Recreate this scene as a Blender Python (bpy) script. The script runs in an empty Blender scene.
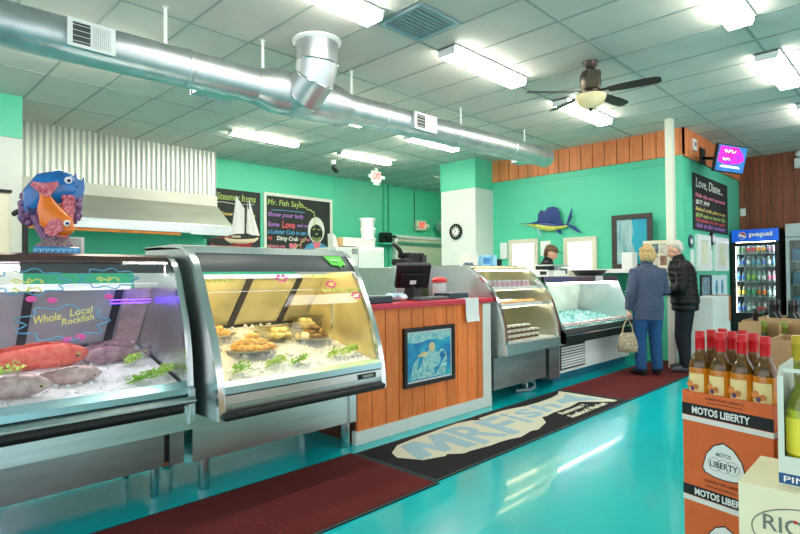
import bpy, bmesh, math, random
from mathutils import Vector, Matrix, Euler, noise as mnoise
random.seed(7)
C = bpy.context.scene.collection
sc = bpy.context.scene
PI = math.pi
V = Vector

# ------------------------------------------------------------------ materials
def lin(c):
    return tuple(((v/255)/12.92 if v/255 <= .04045 else ((v/255+.055)/1.055)**2.4) for v in c)
MATS = {}
def mat(name, col, rough=.5, metal=0., noise=None, bump=None, emit=0., coat=0., trans=0., spec=.5, stretch=None, col2=None, sheen=0., ior=1.45):
    """col in sRGB 0-255. noise=(scale, amount) or with col2 a mix; bump=(scale, strength)."""
    if name in MATS: return MATS[name]
    m = bpy.data.materials.new(name); m.use_nodes = True
    nt = m.node_tree; b = nt.nodes['Principled BSDF']
    c = lin(col) + (1,)
    b.inputs['Base Color'].default_value = c
    b.inputs['Roughness'].default_value = rough
    b.inputs['Metallic'].default_value = metal
    b.inputs['Specular IOR Level'].default_value = spec
    b.inputs['IOR'].default_value = ior
    b.inputs['Coat Weight'].default_value = coat
    b.inputs['Transmission Weight'].default_value = trans
    b.inputs['Sheen Weight'].default_value = sheen
    if emit:
        b.inputs['Emission Color'].default_value = c
        b.inputs['Emission Strength'].default_value = emit
    if noise or bump:
        tc = nt.nodes.new('ShaderNodeTexCoord'); mp = nt.nodes.new('ShaderNodeMapping')
        nt.links.new(tc.outputs['Object'], mp.inputs['Vector'])
        if stretch: mp.inputs['Scale'].default_value = stretch
    if noise:
        n = nt.nodes.new('ShaderNodeTexNoise'); n.inputs['Scale'].default_value = noise[0]; n.inputs['Detail'].default_value = 5
        nt.links.new(mp.outputs['Vector'], n.inputs['Vector'])
        r = nt.nodes.new('ShaderNodeValToRGB'); r.color_ramp.elements[0].position = .3; r.color_ramp.elements[1].position = .7
        c2 = lin(col2) if col2 else tuple(min(1, v*(1+noise[1])) for v in c[:3])
        c1 = c[:3] if col2 else tuple(v*(1-noise[1]) for v in c[:3])
        r.color_ramp.elements[0].color = c1+(1,); r.color_ramp.elements[1].color = tuple(c2)+(1,)
        nt.links.new(n.outputs['Fac'], r.inputs['Fac']); nt.links.new(r.outputs['Color'], b.inputs['Base Color'])
    if bump:
        n2 = nt.nodes.new('ShaderNodeTexNoise'); n2.inputs['Scale'].default_value = bump[0]; n2.inputs['Detail'].default_value = 4
        nt.links.new(mp.outputs['Vector'], n2.inputs['Vector'])
        bp = nt.nodes.new('ShaderNodeBump'); bp.inputs['Strength'].default_value = bump[1]; bp.inputs['Distance'].default_value = .02
        nt.links.new(n2.outputs['Fac'], bp.inputs['Height']); nt.links.new(bp.outputs['Normal'], b.inputs['Normal'])
    MATS[name] = m; return m

def glass_mat(name, tint=(255,255,255), refl=.9, base=.03, rough=.02):
    m = bpy.data.materials.new(name); m.use_nodes = True; nt = m.node_tree
    for n in list(nt.nodes): nt.nodes.remove(n)
    o = nt.nodes.new('ShaderNodeOutputMaterial'); mx = nt.nodes.new('ShaderNodeMixShader')
    t = nt.nodes.new('ShaderNodeBsdfTransparent'); t.inputs['Color'].default_value = lin(tint)+(1,)
    g = nt.nodes.new('ShaderNodeBsdfGlossy'); g.inputs['Roughness'].default_value = rough
    lw = nt.nodes.new('ShaderNodeLayerWeight'); lw.inputs['Blend'].default_value = .25
    ml = nt.nodes.new('ShaderNodeMath'); ml.operation = 'MULTIPLY_ADD'; ml.inputs[1].default_value = refl; ml.inputs[2].default_value = base
    nt.links.new(lw.outputs['Fresnel'], ml.inputs[0]); nt.links.new(ml.outputs[0], mx.inputs['Fac'])
    nt.links.new(t.outputs[0], mx.inputs[1]); nt.links.new(g.outputs[0], mx.inputs[2]); nt.links.new(mx.outputs[0], o.inputs['Surface'])
    MATS[name] = m; return m

def wood_mat(name, col, col2, pitch, axis, rough=.45):
    """vertical planks: grain stretched along z, each plank with its own tone"""
    m = mat(name, col, rough, noise=(9, .2), stretch=(6, 6, .5), col2=col2, bump=(30, .08))
    nt = m.node_tree; b = nt.nodes['Principled BSDF']
    ramp = [n for n in nt.nodes if n.type == 'VALTORGB'][0]; tc = [n for n in nt.nodes if n.type == 'TEX_COORD'][0]
    sp = nt.nodes.new('ShaderNodeSeparateXYZ'); nt.links.new(tc.outputs['Object'], sp.inputs[0])
    dv = nt.nodes.new('ShaderNodeMath'); dv.operation = 'DIVIDE'; dv.inputs[1].default_value = pitch; nt.links.new(sp.outputs[axis], dv.inputs[0])
    fl = nt.nodes.new('ShaderNodeMath'); fl.operation = 'FLOOR'; nt.links.new(dv.outputs[0], fl.inputs[0])
    wn = nt.nodes.new('ShaderNodeTexWhiteNoise'); wn.noise_dimensions = '1D'; nt.links.new(fl.outputs[0], wn.inputs['W'])
    mr = nt.nodes.new('ShaderNodeMapRange'); mr.inputs['To Min'].default_value = .82; mr.inputs['To Max'].default_value = 1.12; nt.links.new(wn.outputs['Value'], mr.inputs['Value'])
    hs = nt.nodes.new('ShaderNodeHueSaturation'); nt.links.new(ramp.outputs['Color'], hs.inputs['Color']); nt.links.new(mr.outputs[0], hs.inputs['Value'])
    nt.links.new(hs.outputs['Color'], b.inputs['Base Color']); return m

def quilt_mat(name, col, col2, s):
    m = mat(name, col, .6, noise=(40, .1), col2=col2)
    nt = m.node_tree; b = nt.nodes['Principled BSDF']; tc = [n for n in nt.nodes if n.type == 'TEX_COORD'][0]
    sp = nt.nodes.new('ShaderNodeSeparateXYZ'); nt.links.new(tc.outputs['Object'], sp.inputs[0])
    hs = []
    for sg in (1, -1):
        a = nt.nodes.new('ShaderNodeMath'); a.operation = 'MULTIPLY_ADD'; a.inputs[1].default_value = sg*.75
        nt.links.new(sp.outputs['X'], a.inputs[0]); nt.links.new(sp.outputs['Z'], a.inputs[2])
        k = nt.nodes.new('ShaderNodeMath'); k.operation = 'MULTIPLY'; k.inputs[1].default_value = s; nt.links.new(a.outputs[0], k.inputs[0])
        w = nt.nodes.new('ShaderNodeMath'); w.operation = 'SINE'; nt.links.new(k.outputs[0], w.inputs[0])
        ab = nt.nodes.new('ShaderNodeMath'); ab.operation = 'ABSOLUTE'; nt.links.new(w.outputs[0], ab.inputs[0]); hs.append(ab)
    mn = nt.nodes.new('ShaderNodeMath'); mn.operation = 'MINIMUM'; nt.links.new(hs[0].outputs[0], mn.inputs[0]); nt.links.new(hs[1].outputs[0], mn.inputs[1])
    bp = nt.nodes.new('ShaderNodeBump'); bp.inputs['Strength'].default_value = 1; bp.inputs['Distance'].default_value = .03
    nt.links.new(mn.outputs[0], bp.inputs['Height']); nt.links.new(bp.outputs['Normal'], b.inputs['Normal']); return m

TEAL = mat('teal_wall_paint', (88, 206, 168), .42, noise=(1.2, .03), bump=(60, .05))
WHITEW = mat('white_wall_paint', (226, 228, 222), .55, noise=(2, .03), bump=(50, .05))
TILE = mat('acoustic_tile', (204, 200, 190), .85, noise=(3, .05), bump=(120, .15))
TBAR = mat('ceiling_bar', (150, 158, 150), .6, noise=(3, .05))
FLOORM = mat('teal_epoxy_floor', (0, 192, 199), .2, noise=(.9, .06), bump=(5, .035), coat=.35)
STEEL = mat('brushed_steel', (200, 208, 208), .32, 1, noise=(7, .08), stretch=(.4, 6, 6), bump=(40, .03))
STEELW = mat('worn_steel', (150, 160, 160), .4, 1, noise=(3, .25), stretch=(.5, 1, 2), bump=(30, .03))
GALV = mat('galvanised_steel', (200, 206, 208), .42, 1, noise=(6, .12), bump=(14, .04))
CHROME = mat('bright_trim', (222, 226, 226), .18, 1, noise=(6, .05))
CORR = mat('corrugated_zinc', (205, 210, 205), .35, 1, noise=(4, .1), stretch=(1, 1, .2))
WHITE = mat('white_enamel', (236, 238, 234), .4, noise=(5, .03))
PLASTIC_W = mat('white_plastic', (240, 240, 238), .45, noise=(6, .02))
CREAM = mat('cream_enamel', (224, 218, 196), .5, noise=(4, .04))
BLACK = mat('black_plastic', (22, 23, 26), .4, noise=(12, .2))
RUBBER = mat('black_rubber', (18, 22, 24), .5, noise=(20, .2))
DARKG = mat('charcoal_header', (70, 76, 78), .4, noise=(5, .06))
DFRAME = mat('dark_door_frame', (52, 50, 58), .45, noise=(9, .1))
LAMP = mat('lit_diffuser', (255, 252, 240), .5, emit=13.0)
LAMPB = mat('lit_strip', (255, 250, 232), .5, emit=26.0); LAMPS = mat('shelf_lamp', (255, 236, 180), .5, emit=7)
LAMPC = mat('case_lamp', (255, 232, 172), .5, emit=20)
LAMPW = mat('white_case_lamp', (255, 240, 250), .5, emit=16)
STREAKV = mat('violet_streak_glow', (110, 60, 255), .5, emit=2.2)
GLASS = glass_mat('case_glass', (252, 253, 253), .12, .006)
GLASSP = glass_mat('pane_glass', (240, 248, 244), .25, .02)
PLANK = wood_mat('orange_cedar_planks', (252, 146, 72), (234, 116, 50), .155, 'X')
SOFF = wood_mat('soffit_planks', (240, 148, 92), (216, 118, 68), .2, 'Y')
SOFFX = wood_mat('soffit_planks_side', (240, 148, 92), (216, 118, 68), .2, 'X')
FARW = wood_mat('far_wall_planks', (158, 92, 64), (124, 66, 46), .17, 'Y')
CHALKB = mat('chalkboard_slate', (44, 48, 47), .7, noise=(3, .18))
CHALKW = mat('chalk_white', (225, 225, 215), .9); CHALKG = mat('chalk_green', (176, 196, 110), .9); CHALKP = mat('chalk_pink', (236, 128, 150), .9)
CHALKB2 = mat('chalk_blue', (90, 160, 205), .9); CHALKR = mat('chalk_red', (220, 92, 96), .9); CHALKV = mat('chalk_violet', (170, 120, 200), .9); CHALKY = mat('chalk_yellow', (222, 190, 110), .9)
REDTOP = mat('red_laminate', (214, 54, 76), .35, noise=(8, .04))
MATRED = mat('red_brown_carpet', (100, 20, 18), .95, noise=(160, .25), bump=(260, .5))
MATBLK = mat('black_mat_pile', (24, 24, 28), .95, noise=(180, .25), bump=(260, .4))
MATEDGE = mat('mat_rubber_edge', (38, 60, 62), .7, noise=(8, .1))
LOGOC = mat('cream_mat_pile', (214, 212, 190), .95, noise=(120, .08)); LOGOB = mat('pale_blue_mat_pile', (158, 190, 202), .95, noise=(60, .12))
ICE = mat('crushed_ice', (244, 244, 246), .35, noise=(60, .05), bump=(70, .6))
KRAFT = mat('kraft_card', (196, 160, 116), .8, noise=(14, .07), stretch=(1, 1, .3), bump=(60, .05))
ORANGEC = mat('orange_card', (226, 104, 48), .6, noise=(14, .05))
WHITEC = mat('white_card', (236, 232, 222), .7, noise=(10, .03))
CREAMC = mat('cream_card', (238, 228, 190), .65, noise=(10, .03))
INK = mat('black_ink', (30, 32, 32), .7); INKW = mat('white_ink', (240, 238, 232), .7); INKG = mat('grey_ink', (110, 116, 108), .7); INKB = mat('blue_ink', (18, 84, 136), .6)
GREEN = mat('parsley_green', (140, 196, 60), .55, noise=(40, .25))
GREENL = mat('light_green', (184, 216, 100), .55, noise=(40, .2))

# ------------------------------------------------------------------ mesh helpers
def new(): return bmesh.new()
def face(bm, vs):
    try: return bm.faces.new(vs)
    except ValueError: return None
def box(bm, x0, x1, y0, y1, z0, z1, M=None):
    P = [V((x, y, z)) for z in (z0, z1) for y in (y0, y1) for x in (x0, x1)]
    if M: P = [M @ p for p in P]
    v = [bm.verts.new(p) for p in P]
    for f in ((0, 2, 3, 1), (4, 5, 7, 6), (0, 1, 5, 4), (2, 6, 7, 3), (0, 4, 6, 2), (1, 3, 7, 5)): bm.faces.new([v[i] for i in f])
    return bm
def rings(bm, R, cap=True, closed=True):
    vs = [[bm.verts.new(p) for p in r] for r in R]
    n = len(vs[0])
    for a, b in zip(vs, vs[1:]):
        for i in range(n if closed else n-1):
            j = (i+1) % n
            face(bm, [a[i], a[j], b[j], b[i]])
    if cap and closed: face(bm, vs[0][::-1]); face(bm, vs[-1])
    return bm
def prism(bm, pts, axis, a0, a1, M=None):
    """polygon pts (2-D) pushed along an axis: x -> (y,z) pts, y -> (x,z), z -> (x,y)"""
    def p3(p, a): return {'x': V((a, p[0], p[1])), 'y': V((p[0], a, p[1])), 'z': V((p[0], p[1], a))}[axis]
    R = [[p3(p, a) for p in pts] for a in (a0, a1)]
    if M: R = [[M @ p for p in r] for r in R]
    return rings(bm, R)
def frame_of(d, ref=None):
    d = d.normalized(); ref = ref or (V((0, 0, 1)) if abs(d.z) < .9 else V((1, 0, 0)))
    a = ref.cross(d); a = a.normalized() if a.length > 1e-6 else d.orthogonal().normalized()
    return a, d.cross(a).normalized()
def tube(bm, pts, rad, seg=10, flat=1., ref=None, cap=True, closed_round=False):
    pts = [V(p) for p in pts]; n = len(pts); R = []
    if not isinstance(rad, (list, tuple)): rad = [rad]*n
    for i, p in enumerate(pts):
        d = (pts[min(i+1, n-1)] - pts[max(i-1, 0)])
        if i and i < n-1: d = (pts[i+1]-pts[i]).normalized() + (pts[i]-pts[i-1]).normalized()
        if ref or i == 0: a, b = frame_of(d, ref)
        else:
            dn_ = d.normalized(); a = (a - dn_*a.dot(dn_)).normalized(); b = dn_.cross(a)
        r = rad[i]; rx, ry = (r if isinstance(r, (list, tuple)) else (r, r*flat))
        R.append([p + a*math.cos(t)*rx + b*math.sin(t)*ry for t in (2*PI*k/seg for k in range(seg))])
    return rings(bm, R, cap)
def cyl(bm, p0, p1, r, seg=16, r1=None): return tube(bm, [p0, p1], [r, r if r1 is None else r1], seg)
def lathe(bm, prof, c=(0, 0, 0), seg=16, M=None):
    c = V(c); R = [[c + V((max(r, 1e-4)*math.cos(t), max(r, 1e-4)*math.sin(t), z)) for t in (2*PI*k/seg for k in range(seg))] for r, z in prof]
    if M: R = [[M @ p for p in r] for r in R]
    return rings(bm, R)
def ell(bm, c, r, seg=12, M=None):
    c = V(c); n = seg//2+1; R = []
    for i in range(n+1):
        a = -PI/2 + PI*i/n; k = max(math.cos(a), .02)
        R.append([c + V((r[0]*k*math.cos(t), r[1]*k*math.sin(t), r[2]*math.sin(a))) for t in (2*PI*j/seg for j in range(seg))])
    if M: R = [[M @ p for p in q] for q in R]
    return rings(bm, R)
def sheet(bm, rows, th=0., nrm=None):
    """open grid of points; th gives it thickness along nrm"""
    if not th:
        return rings(bm, rows, cap=False, closed=False)
    nrm = V(nrm)*th; R = [list(r)+[p+nrm for p in reversed(r)] for r in rows]
    return rings(bm, R)

def root_mat(o):
    M = Matrix()
    while o:
        M = Matrix.Translation(o.location) @ o.rotation_euler.to_matrix().to_4x4() @ M; o = o.parent
    return M
def obj(name, bm, m, parent=None, smooth=False, bevel=0., label=None, origin=None, seg=2):
    bmesh.ops.recalc_face_normals(bm, faces=bm.faces)
    if bevel:
        es = [e for e in bm.edges if len(e.link_faces) == 2 and e.calc_face_angle(0) > .6]
        if es: bmesh.ops.bevel(bm, geom=es, offset=bevel, segments=seg, affect='EDGES', profile=.5, clamp_overlap=True)
    if parent is not None:
        bm.transform(root_mat(parent).inverted()); loc = None
    else:
        if origin is None:
            xs = [v.co.x for v in bm.verts]; ys = [v.co.y for v in bm.verts]; zs = [v.co.z for v in bm.verts]
            origin = ((min(xs)+max(xs))/2, (min(ys)+max(ys))/2, min(zs))
        loc = V(origin); bm.transform(Matrix.Translation(-loc))
    me = bpy.data.meshes.new(name); bm.to_mesh(me); bm.free()
    me.materials.append(m if not isinstance(m, str) else MATS[m])
    if smooth:
        me.polygons.foreach_set('use_smooth', [True]*len(me.polygons))
        try: me.set_sharp_from_angle(angle=math.radians(smooth if smooth is not True else 40))
        except Exception: pass
    o = bpy.data.objects.new(name, me); C.objects.link(o)
    if parent is not None: o.parent = parent
    else: o.location = loc
    if label: o['label'] = label
    return o
def thing(name, label, cat, loc=(0, 0, 0), rotz=0, group=None):
    o = bpy.data.objects.new(name, None); C.objects.link(o); o.empty_display_size = .05
    o.location = loc; o.rotation_euler = (0, 0, rotz); return tag(o, label, cat, group)
def tag(o, label, cat, group=None, kind=None):
    o['label'] = label; o['category'] = cat
    if group: o['group'] = group
    if kind: o['kind'] = kind
    return o
def struct(o, label=None, cat=None):
    o['kind'] = 'structure'
    if label: o['label'] = label
    if cat: o['category'] = cat
    return o
def dup(root, loc, rot=None, label=None, group=None, scale=None):
    r = root.copy(); C.objects.link(r); r.location = loc
    if rot is not None: r.rotation_euler = rot if isinstance(rot, (tuple, list, Euler)) else (0, 0, rot)
    if scale: r.scale = scale if isinstance(scale, (tuple, list)) else (scale,)*3
    if label: r['label'] = label
    if group: r['group'] = group
    for ch in list(root.children):
        c = ch.copy(); C.objects.link(c); c.parent = r
        for g in list(ch.children):
            d = g.copy(); C.objects.link(d); d.parent = c
    return r
def writing(name, body, m, parent, origin, xd, up, width=None, height=None, th=.0012, fat=0., shear=0., align='LEFT'):
    """lettering as a thin solid mesh: origin = lower-left (or centre) corner, xd = reading direction, up = letter height direction"""
    cu = bpy.data.curves.new(name, 'FONT'); cu.body = body; cu.size = 1; cu.extrude = .5; cu.offset = fat; cu.shear = shear; cu.resolution_u = 3
    o = bpy.data.objects.new(name, cu); C.objects.link(o)
    dg = bpy.context.evaluated_depsgraph_get(); me = bpy.data.meshes.new_from_object(o.evaluated_get(dg))
    bpy.data.objects.remove(o); bpy.data.curves.remove(cu)
    bm = new(); bm.from_mesh(me); bpy.data.meshes.remove(me)
    xs = [v.co.x for v in bm.verts]; ys = [v.co.y for v in bm.verts]
    if not xs: return None
    x0, x1, y0, y1 = min(xs), max(xs), min(ys), max(ys)
    sx = width/(x1-x0) if width else None; sy = height/(y1-y0) if height else None
    sx = sx or sy; sy = sy or sx
    xd = V(xd).normalized(); up = V(up).normalized(); nz = xd.cross(up)
    ox = {'LEFT': x0, 'CENTER': (x0+x1)/2, 'RIGHT': x1}[align]; oy = y0 if align == 'LEFT' else (y0+y1)/2
    for v in bm.verts:
        v.co = V(origin) + xd*((v.co.x-ox)*sx) + up*((v.co.y-oy)*sy) + nz*((v.co.z+.5)*th)
    return obj(name, bm, m, parent)
def decal(name, pts, m, parent, origin, xd, up, th=.001):
    xd = V(xd).normalized(); up = V(up).normalized(); nz = xd.cross(up); o = V(origin); bm = new()
    rings(bm, [[o+xd*p[0]+up*p[1]+nz*k for p in pts] for k in (0, th)])
    return obj(name, bm, m, parent)
def scribble(name, lines, m, parent, origin, xd, up, r=.004):
    """chalk or marker strokes as thin round lines on a surface"""
    xd = V(xd).normalized(); up = V(up).normalized(); o = V(origin); bm = new()
    for l in lines: tube(bm, [o+xd*p[0]+up*p[1] for p in l], r, 4)
    return obj(name, bm, m, parent)
def squiggle(name, m, parent, origin, xd, up, w, h, r=.002, n=5, rows=1):
    """handwriting too small to read: rows of looping strokes"""
    L = []
    for j in range(rows):
        z = h*(1-(j+.5)/rows); a = h/rows*.34
        L.append([(w*k/(n*8)+.4*w/n*math.sin(k*.8+j), z+a*math.sin(k*1.25+j*2)*(.5+.5*abs(math.sin(k*.37+j)))) for k in range(n*8-3)])
    return scribble(name, L, m, parent, origin, xd, up, r)
def remesh(bm, vox, it=3):
    me = bpy.data.meshes.new('tmp'); bm.to_mesh(me); bm.free()
    o = bpy.data.objects.new('tmp', me); C.objects.link(o)
    md = o.modifiers.new('r', 'REMESH'); md.mode = 'VOXEL'; md.voxel_size = vox
    if it: s = o.modifiers.new('s', 'SMOOTH'); s.factor = .5; s.iterations = it
    dg = bpy.context.evaluated_depsgraph_get(); m2 = bpy.data.meshes.new_from_object(o.evaluated_get(dg))
    bpy.data.objects.remove(o); bpy.data.meshes.remove(me)
    b = new(); b.from_mesh(m2); bpy.data.meshes.remove(m2); return b
def lerp(a, b, t): return a+(b-a)*t
def prof_at(P, z):
    for (y0, z0), (y1, z1) in zip(P, P[1:]):
        if min(z0, z1) <= z <= max(z0, z1) and z0 != z1: return lerp(y0, y1, (z-z0)/(z1-z0))
    return P[-1][0]
def smoothprof(P, n=4):
    out = []
    for i in range(len(P)-1):
        p0 = P[max(i-1, 0)]; p1 = P[i]; p2 = P[i+1]; p3 = P[min(i+2, len(P)-1)]
        for k in range(n):
            t = k/n
            out.append(tuple(.5*((2*p1[a])+(-p0[a]+p2[a])*t+(2*p0[a]-5*p1[a]+4*p2[a]-p3[a])*t*t+(-p0[a]+3*p1[a]-3*p2[a]+p3[a])*t**3) for a in (0, 1)))
    return out+[tuple(P[-1])]
CZ = 3.437
# ------------------------------------------------------------------ camera
f, yaw, pitch, roll = 548, .7769, .0163, -.0082
cam = bpy.data.cameras.new('camera'); co = bpy.data.objects.new('camera', cam); C.objects.link(co); sc.camera = co
cam.sensor_width = 36; cam.lens = f/800*36; cam.clip_start = .05
fh = V((math.cos(yaw), math.sin(yaw), 0)); rv = V((math.sin(yaw), -math.cos(yaw), 0)); uz = V((0, 0, 1))
fw = fh*math.cos(pitch)+uz*math.sin(pitch); uv = -fh*math.sin(pitch)+uz*math.cos(pitch)
rr = rv*math.cos(roll)+uv*math.sin(roll); uu = -rv*math.sin(roll)+uv*math.cos(roll)
co.matrix_world = Matrix(((rr.x, uu.x, -fw.x, 0), (rr.y, uu.y, -fw.y, 0), (rr.z, uu.z, -fw.z, 1.3), (0, 0, 0, 1)))

# ------------------------------------------------------------------ room shell
struct(obj('floor', box(new(), -3, 12.2, -4, 9.6, -.1, 0), FLOORM))
struct(obj('ceiling', box(new(), -3, 12.2, -4, 9.6, CZ, CZ+.1), TILE))
bm = new()
for i in range(-11, 16):
    x = 3.672+.5466*i
    if -3 < x < 12: box(bm, x-.009, x+.009, -4, 9.2, CZ-.006, CZ+.002)
for j in range(-6, 6):
    y = 3.343+1.093*j
    if -4 < y < 9.2: box(bm, -3, 12, y-.01, y+.01, CZ-.007, CZ+.002)
struct(obj('trim_1', bm, TBAR))
struct(obj('wall_back', box(new(), 1.2, 11, 9.2, 9.4, 0, CZ), TEAL))
struct(obj('wall_left', box(new(), -3, 1.467, 7.65, 9.6, 0, CZ), WHITEW))
struct(obj('trim_2', box(new(), -3, 1.468, 7.635, 7.65, 2.944, CZ), TEAL))
struct(obj('wall_right', box(new(), 8.6, 8.72, 2.64, 6.75, 0, CZ), TEAL))
struct(obj('wall_alcove', box(new(), 8.72, 11.9, 2.64, 2.76, 0, CZ), TEAL))
struct(obj('wall_pillar', box(new(), 8.05, 8.6, 5.98, 6.79, 0, 2.9), WHITEW))
struct(obj('trim_3', box(new(), 8.04, 8.6, 5.97, 6.8, 2.9, CZ), TEAL))
struct(obj('wall_far', box(new(), 11.75, 11.9, -4, 2.64, 0, CZ), MATS['charcoal_header']))
struct(obj('wall_kitchen', box(new(), 10.9, 11.0, 2.76, 9.2, 0, CZ), TEAL))
mat('joint_brown', (70, 36, 20), .8, noise=(9, .1))
# timber bands: planks with open joints
bm = new(); y = 2.61
while y < 5.95: box(bm, 8.575, 8.6, y, min(y+.188, 5.97), 3.04, CZ); y += .2
struct(obj('trim_4', bm, SOFF)); struct(obj('trim_12', box(new(), 8.59, 8.6, 2.64, 5.97, 3.04, CZ), MATS['joint_brown'])); struct(obj('trim_13', box(new(), 8.6, 11.75, 2.63, 2.64, 3.02, CZ), MATS['joint_brown']))
bm = new(); x = 8.575
while x < 11.7: box(bm, x, min(x+.188, 11.75), 2.61, 2.64, 3.02, CZ); x += .2
struct(obj('trim_5', bm, SOFFX))
bm = new(); y = 2.64-.17
while y > -4: box(bm, 11.725, 11.75, y, y+.164, 0, CZ); y -= .17
struct(obj('trim_6', bm, FARW))
struct(obj('trim_7', box(new(), 8.588, 8.6, 2.64, 5.97, 2.93, 2.96), TEAL))
# corrugated metal frieze over the hood
R = []
n = 460; x0, x1 = 1.47, 4.457
R0 = [[], []]
for i in range(n+1):
    x = lerp(x0, x1, i/n); y = 8.77+.014*math.sin(2*PI*x/.076)
    R0[0].append(V((x, y, 2.665))); R0[1].append(V((x, y, CZ)))
struct(obj('trim_8', sheet(new(), R0, .004, (0, 1, 0)), CORR, smooth=60))
struct(obj('trim_9', box(new(), 4.44, 4.46, 8.79, 9.2, 2.665, CZ), CORR))
# support post
struct(obj('trim_10', box(new(), 7.95, 8.05, 2.57, 2.67, 0, CZ), mat('post_cream', (220, 220, 204), .5, noise=(3, .03)), bevel=.008))
# chase (vertical step) on the back wall and two conduits
struct(obj('trim_11', box(new(), 7.35, 7.37, 9.19, 9.2, 0, CZ), TEAL))
t = thing('conduit', 'pair of thin teal-painted pipes running up the back wall left of the cream door', 'pipe', (8.92, 9.17, 0))
for x in (8.84, 8.99): obj('pipe', cyl(new(), (x, 9.165, 0), (x, 9.165, CZ), .028, 10), TEAL, t, smooth=True)
obj('pipe', cyl(new(), (9.86, 9.18, 2.6), (9.86, 9.18, CZ), .008, 8), BLACK, t, smooth=True)

# ------------------------------------------------------------------ doors and windows
d = struct(obj('door_1', box(new(), 9.17, 10.85, 9.13, 9.2, 0, 2.2), CREAM, bevel=.01))
bm = new(); box(bm, 9.11, 9.17, 9.1, 9.2, 0, 2.25); box(bm, 10.84, 10.89, 9.1, 9.2, 0, 2.25); box(bm, 9.11, 10.89, 9.1, 9.2, 2.2, 2.27)
obj('door_frame', bm, WHITEW, d)
obj('sliding_rail', box(new(), 9.2, 10.8, 9.06, 9.12, 2.06, 2.12), STEEL, d, bevel=.01)
BLIND = mat('white_blind', (248, 248, 246), .6, noise=(8, .02)); BLIND.node_tree.nodes['Principled BSDF'].inputs['Emission Color'].default_value = (1, 1, 1, 1); BLIND.node_tree.nodes['Principled BSDF'].inputs['Emission Strength'].default_value = .35
def window_on_right(n, y0, y1, z0, z1):
    bm = new(); w = .075
    box(bm, 8.55, 8.6, y0, y1, z1-w, z1); box(bm, 8.55, 8.6, y0, y1, z0, z0+w); box(bm, 8.55, 8.6, y0, y0+w, z0+w, z1-w); box(bm, 8.55, 8.6, y1-w, y1, z0+w, z1-w)
    o = struct(obj('window_%d' % n, bm, CREAM, bevel=.006))
    obj('window_blind', box(new(), 8.572, 8.598, y0+w, y1-w, z0+w, z1-w), BLIND, o)
    obj('window_sill', box(new(), 8.52, 8.6, y0-.02, y1+.02, z0-.03, z0), CREAM, o)
window_on_right(1, 5.02, 5.62, 1.3, 1.94)
window_on_right(2, 3.95, 4.53, 1.3, 1.92)
VIEW = mat('window_view', (206, 214, 170), .3, noise=(4, .3), col2=(236, 232, 206)); VIEW.node_tree.nodes['Principled BSDF'].inputs['Emission Strength'].default_value = .0
for n, x0, x1 in ((3, 9.08, 9.74), (4, 10.02, 10.78)):
    z0, z1, w = 1.34, 1.9, .09
    bm = new(); box(bm, x0, x1, 2.59, 2.64, z1-w, z1); box(bm, x0, x1, 2.59, 2.64, z0, z0+w); box(bm, x0, x0+w+.05, 2.59, 2.64, z0+w, z1-w); box(bm, x1-w-.05, x1, 2.59, 2.64, z0+w, z1-w)
    o = struct(obj('window_%d' % n, bm, WHITE, bevel=.006))
    obj('window_pane', box(new(), x0+.14, x1-.14, 2.615, 2.635, z0+w, z1-w), VIEW, o)

# ------------------------------------------------------------------ fluorescent fixtures
def fixture(x0, x1, y, w, label, group, h=.085, lm=None):
    t = thing('fluorescent_light', label, 'ceiling light', ((x0+x1)/2, y, CZ-h), 0, group)
    pts = [(y-w/2, CZ-.008), (y-w/2, CZ-h*.6), (y-w*.42, CZ-h), (y+w*.42, CZ-h), (y+w/2, CZ-h*.6), (y+w/2, CZ-.008)]
    obj('diffuser', prism(new(), pts, 'x', x0+.015, x1-.015), lm or LAMP, t)
    for a, b in ((x0, x0+.015), (x1-.015, x1)):
        obj('end_cap', prism(new(), pts, 'x', a, b), WHITE, t)
    obj('housing', box(new(), x0, x1, y-w/2-.01, y+w/2+.01, CZ-.02, CZ-.007), WHITE, t)
g1 = 'fluorescent lights on the ceiling'
fixture(1.78, 3.03, 3.24, .2, 'lit fluorescent ceiling light nearest the vertical duct elbow', g1)
fixture(3.93, 5.17, 3.24, .2, 'lit fluorescent ceiling light between the louvred vent and the ceiling fan', g1)
fixture(6.08, 7.36, 3.24, .2, 'lit fluorescent ceiling light just behind the fan bowl', g1)
fixture(4.0, 5.26, 1.15, .2, 'lit fluorescent ceiling light at the top right edge of the photo', g1)
fixture(6.22, 7.4, 1.15, .2, 'lit fluorescent ceiling light to the right of the fan, second of the right-hand row', g1)
fixture(8.42, 9.66, 1.15, .2, 'lit fluorescent ceiling light farthest along the right-hand row, above the television', g1)
fixture(3.93, 5.1, 7.3, .11, 'narrow lit fluorescent strip above the first chalkboard', g1, .06, LAMPB)
fixture(5.96, 7.17, 7.3, .11, 'narrow lit fluorescent strip above the hanging exit sign', g1, .06, LAMPB)
fixture(3.86, 5.0, 5.6, .16, 'fluorescent ceiling light mostly hidden behind the duct near its elbow', g1, .085, LAMPB)
fixture(5.95, 7.1, 5.66, .16, 'fluorescent ceiling light mostly hidden behind the far end of the duct', g1, .085, LAMPB)

fixture(9.0, 10.2, 7.3, .13, 'added narrow fluorescent strip, unseen behind the white pillar, brightening the back room', g1, .06, LAMPB)  # added lamp, out of sight, brightens the room behind the pillar
fixture(1.0, 2.2, 5.6, .16, 'added fluorescent ceiling light, unseen behind the near end of the duct, brightening the back', g1, .085, LAMPB)  # extra lamp added out of view to lift the light at the back left
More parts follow.
